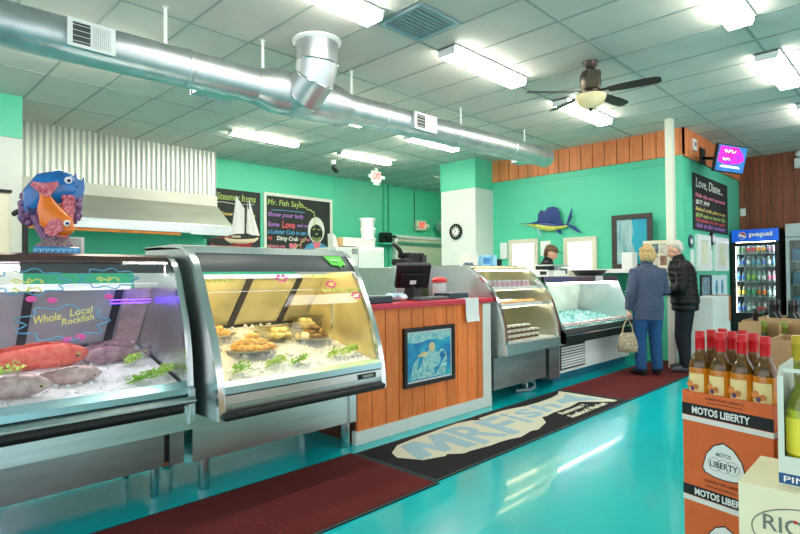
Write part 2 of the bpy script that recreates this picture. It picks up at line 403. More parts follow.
# ceiling louvre
t = thing('ceiling_vent', 'square bluish louvred air vent set in the ceiling beside the first light', 'vent', (3.4, 3.08, CZ-.02))
BLUEV = mat('vent_blue_grey', (150, 178, 188), .4, .3, noise=(8, .05))
bm = new(); X0, X1, Y0, Y1 = 3.15, 3.64, 2.84, 3.32
box(bm, X0, X1, Y0, Y0+.03, CZ-.02, CZ-.007); box(bm, X0, X1, Y1-.03, Y1, CZ-.02, CZ-.007); box(bm, X0, X0+.03, Y0+.03, Y1-.03, CZ-.02, CZ-.007); box(bm, X1-.03, X1, Y0+.03, Y1-.03, CZ-.02, CZ-.007)
obj('frame', bm, BLUEV, t)
bm = new()
for i in range(9):
    y = Y0+.045+i*.0465; prism(bm, [(y, CZ-.016), (y+.03, CZ-.008), (y+.036, CZ-.008), (y+.006, CZ-.016)], 'x', X0+.03, X1-.03)
obj('louvre', bm, BLUEV, t)

# ------------------------------------------------------------------ spiral duct
def ductz(x): return 2.955+(x-.7)*.0222
t = thing('air_duct', 'long round galvanised air duct hung below the ceiling', 'duct', (4, 4.3, 2.9))
DY = 4.3
xs = [-1.2, -.2, 1.0, 1.75, 2.5]
bm = new()
tube(bm, [(-1.5, DY, ductz(-1.5)), (2.62, DY, ductz(2.62))], .15, 28); obj('duct_pipe', bm, GALV, t, smooth=True)
bm = new(); tube(bm, [(3.6, DY, ductz(3.6)), (7.58, DY, ductz(7.58))], .147, 28); obj('duct_pipe', bm, GALV, t, smooth=True)
bm = new(); tube(bm, [(2.55, DY, ductz(2.55)), (2.72, DY, ductz(2.72)), (3.42, DY, ductz(3.42)), (3.62, DY, ductz(3.62))], [.153, .2, .2, .15], 28); obj('tee_section', bm, GALV, t, smooth=True)
bm = new(); lathe(bm, [(.147, 0), (.152, .01), (.15, .03), (.1, .05), (.0, .055)], (0, 0, 0), 24, Matrix.Translation((7.57, DY, ductz(7.57))) @ Matrix.Rotation(PI/2, 4, 'Y')); obj('end_cap', bm, GALV, t, smooth=True)
for x in (.55, 1.93, 2.56, 4.1, 5.35, 6.6):
    r = .151; obj('joint_band', tube(new(), [(x-.025, DY, ductz(x)), (x-.02, DY, ductz(x)), (x+.02, DY, ductz(x)), (x+.025, DY, ductz(x))], [r, r+.004, r+.004, r], 28), GALV, t, smooth=True)
ex, ey = 3.0, 3.98
zj = ductz(3.0)
EP = [V((ex, ey, CZ-.02)), V((ex, ey, 3.235)), V((ex, ey+.045, 3.1)), V((ex-.02, ey+.17, 3.0)), V((ex-.03, ey+.32, 2.97))]
ER = []
for i, p in enumerate(EP):
    dd = (EP[min(i+1, 4)]-p).normalized()+(p-EP[max(i-1, 0)]).normalized(); a_ = V((1, 0, 0)); a_ = (a_-dd.normalized()*a_.dot(dd.normalized())).normalized(); b_ = dd.normalized().cross(a_)
    ER.append([p+a_*math.cos(q)*.19+b_*math.sin(q)*.19 for q in (2*PI*k/32 for k in range(32))])
for i in range(4): obj('elbow_gore', rings(new(), ER[i:i+2]), GALV, t, smooth=True)
for i in (1, 2, 3): obj('elbow_seam', rings(new(), [[q+(q-EP[i]).normalized()*e+d_ for q in ER[i]] for e, d_ in ((.001, (EP[i]-EP[i+1]).normalized()*.008), (.006, V()), (.001, (EP[i+1]-EP[i]).normalized()*.008))], cap=False), CHROME, t, smooth=True)
obj('ceiling_collar', lathe(new(), [(.19, -.03), (.22, -.012), (.22, 0), (.19, 0)], (ex, ey, CZ-.007), 28), WHITE, t, smooth=True)
for x in (1.767, 2.637, 3.68, 5.5, 7.0):
    bm = new(); box(bm, x-.014, x+.014, DY-.002, DY+.002, ductz(x)+.145, CZ-.005); box(bm, x-.02, x+.02, DY-.012, DY+.012, CZ-.012, CZ-.005)
    obj('hanger_strap', bm, WHITE, t)
def register(x0, x1, front=True, small=False):
    zc = ductz((x0+x1)/2); h = .095 if not small else .085; s = -1 if front else 1
    if front: yf = DY-.18; zc -= .008
    else: yf = DY+.2; zc = ductz((x0+x1)/2)-.04
    p = obj('register', box(new(), x0, x1, min(yf, DY-s*0), max(yf, DY), zc-h+.01, zc+h-.01), GALV, t)
    bm = new(); fw_ = .022; ya, yb = (yf-.008, yf) if front else (yf, yf+.008)
    box(bm, x0-.01, x1+.01, ya, yb, zc+h-fw_, zc+h); box(bm, x0-.01, x1+.01, ya, yb, zc-h, zc-h+fw_); xm = (x0+x1)/2
    for a, b in ((x0-.01, x0+fw_), (xm-.008, xm+.008), (x1-fw_, x1+.01)): box(bm, a, b, ya, yb, zc-h+fw_, zc+h-fw_)
    obj('register_frame', bm, WHITE if front else GALV, p)
    GR = mat('dark_grille', (70, 78, 74), .6, noise=(9, .1))
    bm = new(); n = 9
    for k in range(n):
        z = lerp(zc-h+fw_, zc+h-fw_, (k+.5)/n); box(bm, xm+.008, x1-fw_, ya+.003, ya+.006, z-.003, z+.003)
    for k in range(4):
        z = lerp(zc-h+fw_, zc+h-fw_, (k+.5)/4); box(bm, x0+fw_, xm-.008, ya+.003, ya+.006, z-.0015, z+.0015)
    for k in range(9):
        x = lerp(xm, x1-fw_, (k+.5)/9); box(bm, x-.003, x+.003, ya+.002, ya+.005, zc-h+fw_, zc+h-fw_)
    obj('grille', bm, WHITE, p)
    obj('grille_opening', box(new(), x0+fw_, xm-.01, yf-.001 if front else yf, yf+.002, zc-h+fw_, zc+h-fw_), GR, p)
register(1.05, 1.33); register(4.45, 4.8)
register(2.07, 2.42, False); register(3.0, 3.72, False); register(6.97, 7.25, False)

# ------------------------------------------------------------------ ceiling fan
FX, FY = 5.25, 2.46
BRONZE = mat('dark_bronze', (70, 62, 54), .35, .7, noise=(9, .15)); WALN = mat('dark_walnut_blade', (52, 38, 34), .4, noise=(10, .2), stretch=(1, 8, 8))
BOWL = mat('amber_glass_bowl', (224, 208, 160), .3, noise=(7, .12), emit=.1)
t = thing('ceiling_fan', 'dark five-bladed ceiling fan with an amber glass bowl light', 'ceiling fan', (FX, FY, CZ))
obj('canopy', lathe(new(), [(.02, 3.33), (.07, 3.39), (.075, CZ-.007)], (FX, FY, 0), 20), BRONZE, t, smooth=True)
obj('motor', lathe(new(), [(.03, 3.33), (.085, 3.33), (.1, 3.29), (.105, 3.22), (.09, 3.15), (.11, 3.13), (.11, 3.11), (.05, 3.1)], (FX, FY, 0), 24), BRONZE, t, smooth=True)
obj('bowl_light', lathe(new(), [(.15, 3.09), (.147, 3.065), (.12, 3.01), (.065, 2.97), (.012, 2.96)], (FX, FY, 0), 24), BOWL, t, smooth=True)
obj('finial', lathe(new(), [(.022, 2.965), (.025, 2.955), (.008, 2.93), (.002, 2.925)], (FX, FY, 0), 12), BRONZE, t, smooth=True)
obj('pull_chain', cyl(new(), (FX, FY-.02, 2.75), (FX, FY-.02, 2.95), .003, 6), BRONZE, t)
for k in range(5):
    a = math.radians(-79.5+72*k)
    M = Matrix.Translation((FX, FY, 3.125)) @ Matrix.Rotation(a, 4, 'Z') @ Matrix.Rotation(math.radians(-12), 4, 'X')
    pts = [(.17, -.045), (.3, -.058), (.5, -.064), (.6, -.06), (.645, -.04), (.65, 0), (.645, .04), (.6, .06), (.5, .064), (.3, .058), (.17, .045)]
    b = obj('blade', prism(new(), pts, 'z', -.004, .004, M), WALN, t)
    bm = new(); box(bm, .08, .2, -.018, .018, .004, .012, M); obj('blade_arm', bm, BRONZE, b)

# ------------------------------------------------------------------ hanging exit sign, dome camera, emergency lights
EXR = mat('exit_red', (230, 60, 50), .5, emit=.6)
XD = rv.copy(); 
t = thing('exit_sign', 'white exit sign with red letters hanging from the ceiling by twin lamps', 'exit sign', (7.38, 7.9, 3.1), 0)
bm = new(); box(bm, 7.26, 7.5, 7.87, 7.93, 3.15, 3.37); obj('sign_box', bm, WHITE, t, bevel=.012)
writing('lettering', 'EXIT', EXR, t, (7.38, 7.868, 3.27), (1, 0, 0), (0, 0, 1), .2, .13, .003, .02, align='CENTER')
obj('mount', box(new(), 7.34, 7.42, 7.88, 7.92, 3.37, CZ-.006), WHITE, t)
for s in (-1, 1): obj('lamp_head', lathe(new(), [(.02, -.04), (.05, -.02), (.05, .035), (.02, .045)], (7.38+s*.16, 7.88, 3.25), 14), WHITE, t, smooth=True)
obj('battery_box', box(new(), 7.32, 7.46, 7.87, 7.93, 3.1, 3.148), PLASTIC_W, t, bevel=.01)
t = thing('security_camera', 'small black dome security camera on the ceiling left of the exit sign', 'camera', (6.3, 7.9, 3.2))
obj('bracket', cyl(new(), (6.3, 7.9, 3.36), (6.3, 7.9, CZ-.006), .05, 14), WHITE, t, smooth=True)
bm = new(); ell(bm, (6.3, 7.86, 3.29), (.05, .055, .05)); obj('dome', bm, BLACK, t, smooth=True)
obj('lens_hood', cyl(new(), (6.3, 7.86, 3.26), (6.31, 7.8, 3.21), .035, 12), BLACK, t, smooth=True)
t = thing('emergency_light', 'square white emergency light with a red panel above the cream door', 'emergency light', (10.03, 9.1, 2.38))
obj('housing', box(new(), 9.86, 10.2, 9.08, 9.2, 2.42, 2.66), CREAM, t, bevel=.02)
writing('lettering', 'EXIT', EXR, t, (10.03, 9.078, 2.54), (1, 0, 0), (0, 0, 1), .2, .13, .003, .03, align='CENTER')
for s in (-1, 1): obj('lamp_head', lathe(new(), [(.02, -.05), (.055, -.03), (.055, .04), (.02, .05)], (10.03+s*.19, 9.08, 2.53), 12), CREAM, t, smooth=True)
t = thing('mixing_bowl', 'steel bowl hanging on the back wall beside the pillar', 'bowl', (10.75, 9.05, 2.4))
obj('bowl', lathe(new(), [(.02, 0), (.14, .03), (.22, .12), (.24, .2), (.235, .2), (.2, .1), (.02, .012)], (0, 0, 0), 20, Matrix.Translation((10.72, 8.93, 2.42)) @ Matrix.Rotation(math.radians(-20), 4, 'X')), STEEL, t, smooth=True)
t = thing('exit_light_box', 'white emergency light box on the wood wall at the right edge of the photo', 'emergency light', (11.7, 1.7, 3.08))
obj('housing', box(new(), 11.62, 11.725, 1.45, 1.77, 3.12, 3.3), WHITE, t, bevel=.02)
for y in (1.5, 1.7): obj('lamp_head', lathe(new(), [(.03, -.04), (.055, 0), (.03, .05)], (11.63, y, 3.36), 12), WHITE, t, smooth=True)
tag(obj('light_switch', box(new(), 11.71, 11.725, 2.53, 2.62, 2.36, 2.5), PLASTIC_W, bevel=.005), 'white switch plate on the wood wall above the blue drinks cooler', 'switch')
t = thing('thermostat', 'white thermostat plate on the timber band right of the white post', 'thermostat', (9.05, 2.6, 3.2))
obj('cover', box(new(), 8.93, 9.1, 2.585, 2.61, 3.16, 3.33), PLASTIC_W, t, bevel=.005); obj('display', box(new(), 8.98, 9.05, 2.58, 2.586, 3.22, 3.28), mat('grey_display', (120, 124, 130), .3), t)

# ------------------------------------------------------------------ television
yw, tl = math.radians(-18), math.radians(12)
t = thing('television', 'flat television with a pink and blue screen tilted down below the ceiling', 'television', (9.166, 2.151, 2.981))
a = V((math.cos(yw), math.sin(yw), 0)); n_ = V((math.sin(yw), -math.cos(yw), 0)); up = V((0, 0, 1))*math.cos(tl)+n_*math.sin(tl); nn = a.cross(up)
M = Matrix(((a.x, nn.x, up.x, 9.166), (a.y, nn.y, up.y, 2.151), (a.z, nn.z, up.z, 2.981), (0, 0, 0, 1)))
bm = new(); box(bm, -.35, .35, -.0, -.05, -.2, .2, M); obj('casing', bm, BLACK, t, bevel=.006)
SCR = mat('screen_blue', (30, 90, 150), .3, noise=(5, .5), col2=(50, 110, 170), emit=.45); 
def scr_emit(m):
    nt = m.node_tree; b = nt.nodes['Principled BSDF']
    r = [n for n in nt.nodes if n.type == 'VALTORGB'][0]; nt.links.new(r.outputs['Color'], b.inputs['Emission Color'])
scr_emit(SCR); PNK = mat('screen_pink', (225, 30, 110), .3, noise=(9, .5), col2=(120, 40, 190), emit=.6); scr_emit(PNK)
obj('screen', box(new(), -.335, .335, .0, .003, -.185, .185, M), SCR, t)
e = obj('screen_picture', prism(new(), [(-.32, -.05), (-.3, .17), (.12, .17), (.26, .08), (.3, -.0), (.18, -.06), (-.1, -.09)], 'y', .003, .005, M), PNK, t)
WSC = mat('screen_white', (200, 215, 255), .3, emit=.9)
o0 = M @ V((-.2, .0055, .07)); squiggle('screen_text', WSC, t, o0, a, up, .3, .07, .006, 4)
o0 = M @ V((-.22, .0055, -.04)); squiggle('screen_text', WSC, t, o0, a, up, .2, .06, .006, 3)
obj('screen_strip', prism(new(), [(-.25, -.13), (-.22, -.1), (.2, -.1), (.24, -.13)], 'y', .003, .005, M), WSC, t)
bm = new(); tube(bm, [M @ V((0, -.045, 0)), V((9.3, 2.4, 3.05)), V((9.4, 2.61, 3.1))], .025, 10); obj('wall_arm', bm, BLACK, t, smooth=True)
obj('wall_plate', box(new(), 9.28, 9.52, 2.59, 2.61, 3.0, 3.25), BLACK, t)
# ------------------------------------------------------------------ cooking hood
t = thing('range_hood', 'long stainless steel kitchen hood under the corrugated metal', 'hood', (2.9, 8.6, 1.95))
X0, X1 = 1.3, 4.457; HOODM = mat('hood_steel', (196, 198, 188), .55, .55, noise=(3, .12), stretch=(.4, 1, 1))
obj('top_band', box(new(), X0, X1, 8.72, 8.77, 2.5, 2.68), HOODM, t, bevel=.006)
bm = new(); prism(bm, [(8.72, 2.5), (8.215, 2.13), (8.23, 2.12), (8.74, 2.49)], 'x', X0, X1); obj('sloped_panel', bm, HOODM, t)
bm = new(); prism(bm, [(9.2, 2.68), (8.74, 2.68), (8.73, 2.5), (8.2, 2.12), (8.2, 1.98), (9.2, 1.98)], 'x', X1-.006, X1+.004); obj('end_panel', bm, STEEL, t)
obj('front_lip', box(new(), X0, X1+.004, 8.19, 8.22, 1.985, 2.13), STEEL, t, bevel=.006)
COPPER = mat('copper_gutter', (176, 112, 58), .35, .9, noise=(5, .25))
obj('grease_gutter', box(new(), X0, 3.6, 8.2, 8.26, 1.945, 1.985), COPPER, t)
obj('lip_plate', box(new(), 3.75, 4.45, 8.182, 8.19, 1.97, 2.12), STEEL, t)

# ------------------------------------------------------------------ chalkboards
ALW = mat('white_frame', (226, 226, 214), .5, noise=(6, .03))
Xx, Zz = V((1, 0, 0)), V((0, 0, 1))
def board(name, label, x0, x1, z0, z1, y, fr=.04, frm=None):
    t = thing(name, label, 'chalkboard', ((x0+x1)/2, y, z0))
    obj('slate', box(new(), x0, x1, y-.022, y-.002, z0, z1), CHALKB, t)
    bm = new(); m = frm
    if fr:
        box(bm, x0-fr, x1+fr, y-.035, y, z1, z1+fr); box(bm, x0-fr, x1+fr, y-.035, y, z0-fr, z0); box(bm, x0-fr, x0, y-.035, y, z0, z1); box(bm, x1, x1+fr, y-.035, y, z0, z1)
        obj('frame', bm, frm, t)
    return t
def wline(t, s, m, x, z, w, h, y, fat=.012, xd=Xx, shear=.12):
    writing('chalk_lettering', s, m, t, (x, y, z), xd, Zz, w, h, .002, fat, shear)
t = board('menu_chalkboard', 'dark menu chalkboard behind the model sailboat', 4.5, 5.56, 1.7, 2.9, 9.2, 0)
y = 9.176
wline(t, 'Steamer Items', CHALKG, 4.68, 2.7, .78, .13, y)
wline(t, 'Snow Crab Legs', CHALKY, 4.75, 2.4, .7, .09, y, .02); wline(t, 'Clams & Shrimp', CHALKG, 4.78, 2.22, .66, .08, y, .02)
wline(t, 'By the pound', CHALKR, 4.56, 1.98, .5, .09, y, .02); wline(t, 'Steamed free', CHALKR, 4.56, 1.82, .6, .08, y, .02)
scribble('chalk_rule', [[(0, 0), (.2, .02), (.5, .0), (.85, .03)]], CHALKW, t, (4.58, y, 2.64), Xx, Zz, .006)
t = board('art_chalkboard', 'white-framed chalkboard with coloured lettering and a chalk figure in a hood', 5.69, 7.23, 1.55, 2.87, 9.2, .06, ALW)
wline(t, 'Mr. Fish Says:', CHALKG, 5.72, 2.66, .82, .15, y)
scribble('chalk_rule', [[(0, 0), (.3, .01), (.78, .0)]], CHALKB2, t, (5.8, y, 2.6), Xx, Zz, .008)
wline(t, 'Show your lady', CHALKV, 5.72, 2.45, .84, .11, y, .02)
wline(t, 'Some', CHALKV, 5.72, 2.28, .26, .09, y, .02); wline(t, 'Love', CHALKR, 6.04, 2.26, .3, .14, y, .03); wline(t, 'and get her', CHALKV, 6.4, 2.28, .44, .09, y, .02)
wline(t, 'a Lobster Crab to eat in', CHALKB2, 5.72, 2.14, .98, .09, y, .02)
wline(t, 'my', CHALKR, 5.72, 2.0, .1, .08, y, .02); wline(t, 'Dirty Crab', CHALKW, 5.92, 1.99, .5, .11, y, .03); wline(t, "you're", CHALKP, 6.46, 2.0, .24, .09, y, .02)
wline(t, 'always my', CHALKP, 5.72, 1.85, .4, .09, y, .02)
hp = [(.16*math.sin(a)**3*.62, .1*(.81*math.cos(a)-.31*math.cos(2*a)-.125*math.cos(3*a)-.06*math.cos(4*a))) for a in (2*PI*k/28 for k in range(28))]
decal('chalk_heart', hp, CHALKP, t, (6.3, y, 1.9), Xx, Zz, .002); wline(t, '!', CHALKR, 6.45, 1.82, .05, .16, y, .05)
def wavy(P, n=40, a=.012, k=9):
    P = smoothprof(P, 8); return [(p[0]+a*math.sin(i*k/6), p[1]+a*math.cos(i*k/6)) for i, p in enumerate(P)]
scribble('chalk_border', [wavy([(.75, 1.26), (.9, 1.15), (1.1, 1.08), (1.14, .95), (1.12, .78)]), wavy([(.0, .35), (.2, .25), (.42, .24), (.6, .3), (.8, .42), (.92, .55)])], CHALKG, t, (5.69, y, 1.55), Xx, Zz, .012)
FX0 = 6.87; FZ = 2.0
decal('chalk_coat', [(-.34, -.44), (-.33, -.2), (-.25, -.06), (-.12, .0), (.12, .0), (.26, -.06), (.34, -.2), (.36, -.44)], CHALKB2, t, (FX0, y, FZ), Xx, Zz, .002)
decal('chalk_collar', [(-.1, .02), (.12, .02), (.0, -.26)], CHALKP, t, (FX0, y-.002, FZ), Xx, Zz, .002)
decal('chalk_hood', [(.21*math.cos(a), .26+.27*math.sin(a)) for a in (2*PI*k/20 for k in range(20))], CHALKW, t, (FX0, y-.001, FZ), Xx, Zz, .002)
decal('chalk_face', [(.16*math.cos(a), .2+.18*math.sin(a)) for a in (2*PI*k/20 for k in range(20))], CHALKB, t, (FX0, y-.0035, FZ), Xx, Zz, .002)
scribble('chalk_features', [[(-.1, .27), (-.03, .28)], [(.03, .28), (.1, .27)], [(-.02, .2), (.0, .16), (.03, .2)], [(-.06, .1), (0, .07), (.06, .1)], [(-.1, .12), (-.06, .04), (.06, .04), (.1, .12)]], CHALKG, t, (FX0, y-.007, FZ), Xx, Zz, .012)
t = board('price_chalkboard', 'black chalkboard with coloured lines on the green wall near the television', 9.0, 10.86, 1.97, 2.83, 2.64, 0)
y2 = 2.616
wline(t, 'Love, Diane...', CHALKW, 9.1, 2.6, 1.45, .17, y2, .01)
for z, s, m in ((2.46, 'Fish dip and spreads', CHALKP), (2.36, '$7.99', CHALKW), (2.25, 'Baked crab pies to go', CHALKY), (2.16, '$8.99 each or two for $16', CHALKG), (2.08, 'Chowders by the quart', CHALKR), (2.01, 'Ask at the counter', CHALKV)):
    wline(t, s, m, 9.08, z, 1.6 if len(s) > 6 else .7, .075, y2, .02)

# ------------------------------------------------------------------ items along the back
t = thing('white_cabinet', 'white undercounter cabinet standing against the back of the kitchen', 'cabinet', (6.6, 7.7, 0))
obj('body', box(new(), 6.57, 7.2, 7.5, 8.1, 0, 1.84), PLASTIC_W, t, bevel=.01)
obj('door', box(new(), 6.6, 7.17, 7.48, 7.5, .1, 1.78), WHITE, t, bevel=.008); obj('handle', box(new(), 6.63, 6.66, 7.45, 7.48, .9, 1.2), STEEL, t)
t = thing('low_cabinet', 'lower grey-white cabinet left of the tall white one', 'cabinet', (6.3, 7.7, 0))
obj('body', box(new(), 6.03, 6.55, 7.5, 8.1, 0, 1.82), WHITEW, t, bevel=.01); obj('control_panel', box(new(), 6.4, 6.53, 7.49, 7.5, 1.7, 1.8), mat('grey_panel', (150, 156, 152), .5), t)
t = thing('carton', 'white carton with a brown end on the cabinet tops', 'box', (6.5, 7.7, 1.84))
obj('carton_body', box(new(), 6.24, 6.83, 7.55, 7.85, 1.842, 2.0), WHITEC, t, bevel=.004); obj('brown_end', box(new(), 6.16, 6.24, 7.55, 7.85, 1.842, 1.99), KRAFT, t)
tag(obj('paper_bag', prism(new(), [(6.06, 1.825), (6.18, 1.825), (6.14, 1.94), (6.1, 2.03), (6.05, 2.06)], 'y', 7.6, 7.75), WHITEC), 'crumpled white paper bag left of the carton', 'bag')
bk = thing('plastic_tub', 'white plastic tub, bottom of a stack of three beside the conduit', 'tub', (6.98, 7.7, 1.842), 0, 'stacked white tubs')
obj('tub_body', lathe(new(), [(.12, 0), (.14, .14), (.15, .145), (.15, .16)], bk.location, 18), PLASTIC_W, bk, smooth=True); obj('tub_lid', lathe(new(), [(.152, .16), (.155, .165), (.15, .18), (.0, .182)], bk.location, 18), PLASTIC_W, bk, smooth=True)
dup(bk, (6.97, 7.7, 2.026), 0, 'white plastic tub in the middle of a stack of three'); dup(bk, (6.96, 7.7, 2.21), 0, 'white plastic tub, top of a stack of three')
t = thing('black_wall_unit', 'small black control unit on a wall shelf beside the conduit', 'wall unit', (7.25, 7.8, 2.1))
obj('shelf', box(new(), 8.6, 8.98, 8.95, 9.2, 2.03, 2.06), TEAL, t); obj('unit', box(new(), 8.62, 8.9, 8.98, 9.15, 2.06, 2.3), BLACK, t, bevel=.02); obj('knob', cyl(new(), (8.7, 8.97, 2.2), (8.7, 8.94, 2.2), .035, 12), BLACK, t)
# cream cooler at the very left
t = thing('cream_cooler', 'tall cream cooler with a black handle at the left edge of the photo', 'cooler', (.85, 7, 0))
obj('body', box(new(), .2, 1.22, 6.9, 7.6, 0, 2.2), CREAM, t, bevel=.01); obj('top_trim', box(new(), .19, 1.235, 6.88, 7.6, 2.2, 2.23), BLACK, t)
bm = new(); tube(bm, [(1.25, 6.88, 1.98), (1.27, 6.83, 2.0), (1.33, 6.83, 2.03), (1.34, 6.83, 1.95), (1.34, 6.83, 1.55)], .028, 8); obj('handle', bm, BLACK, t, smooth=True)
tag(obj('kitchen_counter', box(new(), -.5, 1.2, 6.2, 6.85, 0, 1.5), WHITE), 'white kitchen counter behind the left display case', 'counter')
t = thing('small_sign', 'small white framed sign behind the fish sculpture', 'sign', (1.0, 3.85, 1.4405))
bm = new(); a0, a1, b0, b1 = .93, 1.07, 1.4405, 1.56
box(bm, a0, a1, 3.85, 3.86, b0, b0+.01); box(bm, a0, a1, 3.85, 3.86, b1-.01, b1); box(bm, a0, a0+.01, 3.85, 3.86, b0+.01, b1-.01); box(bm, a1-.02, a1, 3.85, 3.86, b0+.01, b1-.01); obj('frame', bm, WHITE, t)
obj('picture', box(new(), a0+.01, a1-.02, 3.852, 3.858, b0+.01, b1-.01), mat('sign_picture', (150, 170, 150), .5, noise=(12, .5), col2=(220, 220, 205)), t)
tag(obj('back_work_counter', box(new(), .6, 5.9, 5.2, 5.8, 0, .95), STEEL, bevel=.01), 'steel work counter behind the front display cases', 'counter')

# clock on pillar
t = thing('wall_clock', 'round black wall clock on the white pillar', 'clock', (8.03, 6.44, 2.11))
MC = Matrix.Translation((8.05, 6.43, 2.12)) @ Matrix.Rotation(-PI/2, 4, 'Y')
obj('rim', lathe(new(), [(.0, 0), (.145, 0), (.15, .02), (.14, .035), (.12, .035), (.115, .02), (.0, .02)], (0, 0, 0), 28, MC), BLACK, t, smooth=True)
obj('dial', lathe(new(), [(.0, .02), (.075, .02), (.075, .022), (.0, .022)], (0, 0, 0), 24, MC), PLASTIC_W, t)
bm = new()
for k in range(12):
    a = 2*PI*k/12; box(bm, .085, .105, -.008, .008, .021, .023, MC @ Matrix.Rotation(a, 4, 'Z'))
obj('hour_marks', bm, INKW, t)
bm = new(); box(bm, -.01, .06, -.006, .006, .023, .025, MC @ Matrix.Rotation(.5, 4, 'Z')); box(bm, -.01, .07, -.004, .004, .0255, .027, MC @ Matrix.Rotation(2.4, 4, 'Z')); obj('hands', bm, BLACK, t)

# sailfish trophy on the right wall (nose to +y)
t = thing('mounted_sailfish', 'mounted sailfish with a blue sail and yellow belly on the green wall', 'sailfish', (8.55, 4.75, 2.1))
SFB = mat('sailfish_blue', (10, 52, 124), .3, noise=(14, .3), coat=.5); SFY = mat('sailfish_yellow', (196, 200, 60), .3, noise=(9, .2), col2=(230, 222, 120), coat=.5)
ax = [(5.36, 2.215, .006), (5.2, 2.2, .012), (5.08, 2.185, .04), (4.95, 2.16, .07), (4.78, 2.125, .075), (4.62, 2.11, .05), (4.5, 2.12, .028), (4.43, 2.13, .018)]
bm = new(); tube(bm, [(8.54, y, z) for y, z, r in ax], [(r, max(r*.5, .006)) for y, z, r in ax], 14, ref=V((1, 0, 0))); obj('body', bm, SFY, t, smooth=True)
bm = new(); tube(bm, [(8.54, y, z+r*.45) for y, z, r in ax], [(r*.62+.003, max(r*.54, .007)) for y, z, r in ax], 14, ref=V((1, 0, 0))); obj('back_stripe', bm, SFB, t, smooth=True)
sail = [(5.06, 2.21), (5.0, 2.25), (4.99, 2.36), (4.94, 2.43), (4.86, 2.4), (4.8, 2.46), (4.7, 2.47), (4.62, 2.44), (4.58, 2.36), (4.56, 2.24), (4.52, 2.15), (4.75, 2.17)]
obj('sail_fin', prism(new(), sail, 'x', 8.532, 8.548), SFB, t)
for pts in ([(4.44, 2.12), (4.36, 2.25), (4.35, 2.42), (4.41, 2.28), (4.46, 2.14)], [(4.46, 2.14), (4.38, 2.08), (4.25, 2.0), (4.18, 1.98), (4.3, 2.1), (4.43, 2.15)]): obj('tail_lobe', prism(new(), pts, 'x', 8.53, 8.546), SFB, t)
obj('pelvic_fin', prism(new(), [(5.0, 2.12), (4.96, 2.02), (4.9, 1.95), (4.93, 2.05), (4.97, 2.12)], 'x', 8.5, 8.51), mat('fin_pale', (150, 190, 210), .4), t)
obj('anal_fin', prism(new(), [(4.66, 2.08), (4.6, 2.0), (4.54, 1.98), (4.57, 2.07)], 'x', 8.53, 8.542), SFB, t)
bm = new(); ell(bm, (8.5, 5.05, 2.195), (.012, .016, .016)); obj('eye', bm, BLACK, t, smooth=True)
# papers and plates on the green wall
tag(obj('control_plate', box(new(), 8.58, 8.6, 5.66, 5.82, 1.6, 1.9), PLASTIC_W, bevel=.006), 'white control plate left of the first white window', 'plate')
tag(obj('posted_paper', box(new(), 8.594, 8.6, 4.79, 4.985, 1.63, 1.89), PLASTIC_W), 'white sheet posted between the two white windows', 'paper')

# framed picture leaning on the wall behind the last case
OCEAN = mat('ocean_print', (20, 150, 185), .35, noise=(3, .3), stretch=(1, 1, .6), col2=(40, 180, 190)); FOAM = mat('foam_print', (176, 205, 205), .35, noise=(7, .5), stretch=(1, 1.6, .5), col2=(86, 150, 160))
t = thing('framed_picture', 'dark framed picture of sea and surf standing behind the far display case', 'picture', (8.42, 3.3, 1.4))
bm = new(); y0, y1, z0, z1, w = 3.02, 3.63, 1.38, 2.21, .075
box(bm, 8.4, 8.44, y0, y1, z1-w, z1); box(bm, 8.4, 8.44, y0, y1, z0, z0+w); box(bm, 8.4, 8.44, y0, y0+w, z0+w, z1-w); box(bm, 8.4, 8.44, y1-w, y1, z0+w, z1-w)
obj('frame', bm, mat('dark_brown_frame', (62, 54, 50), .45, noise=(9, .1)), t, bevel=.006)
obj('print', box(new(), 8.42, 8.43, y0+w, y1-w, z0+w, z1-w), OCEAN, t)
obj('surf', prism(new(), [(y1-w, z0+w), (y1-w, z1-w), (3.33, z1-w), (3.3, 1.95), (3.33, 1.8), (3.28, 1.65), (3.32, z0+w)], 'x', 8.417, 8.42), FOAM, t)
tag(obj('back_shelf', box(new(), 8.1, 8.598, 2.7, 4.05, 1.32, 1.38), WHITE), 'white shelf along the green wall under the framed sea picture', 'shelf')

# posters and small things by the alcove wall
def wall_card(name, label, cat, x0, x1, z0, z1, m, fr=None):
    t = thing(name, label, cat, ((x0+x1)/2, 2.63, z0))
    obj('sheet', box(new(), x0, x1, 2.63, 2.64, z0, z1), m, t)
    if fr:
        bm = new(); w = .035; box(bm, x0-w, x1+w, 2.615, 2.64, z1, z1+w); box(bm, x0-w, x1+w, 2.615, 2.64, z0-w, z0); box(bm, x0-w, x0, 2.615, 2.64, z0, z1); box(bm, x1, x1+w, 2.615, 2.64, z0, z1); obj('frame', bm, fr, t)
    return t
POST = mat('pale_poster', (196, 226, 232), .5, noise=(3, .2), col2=(236, 244, 244)); POSTB = mat('poster_blue', (66, 150, 190), .5, noise=(6, .3))
wall_card('framed_photo', 'dark framed photo on the green wall below the left small window', 'picture', 9.33, 9.8, .95, 1.24, mat('photo_print', (140, 176, 196), .4, noise=(6, .4), col2=(70, 90, 110)), BLACK)
def poster(name, label, x0, x1, z0, z1):
    t = wall_card(name, label, 'poster', x0, x1, z0, z1, POST)
    for k in (.28, .66):
        xc = lerp(x0, x1, k); obj('poster_art', prism(new(), [(xc-.05, z0+.08), (xc+.03, z0+.07), (xc+.07, (z0+z1)/2), (xc+.02, z1-.07), (xc-.04, z1-.1), (xc-.08, (z0+z1)/2)], 'y', 2.626, 2.63), POSTB, t)
poster('fish_poster', 'pale blue fish poster on the green wall, upper of two', 9.92, 10.78, .88, 1.27)
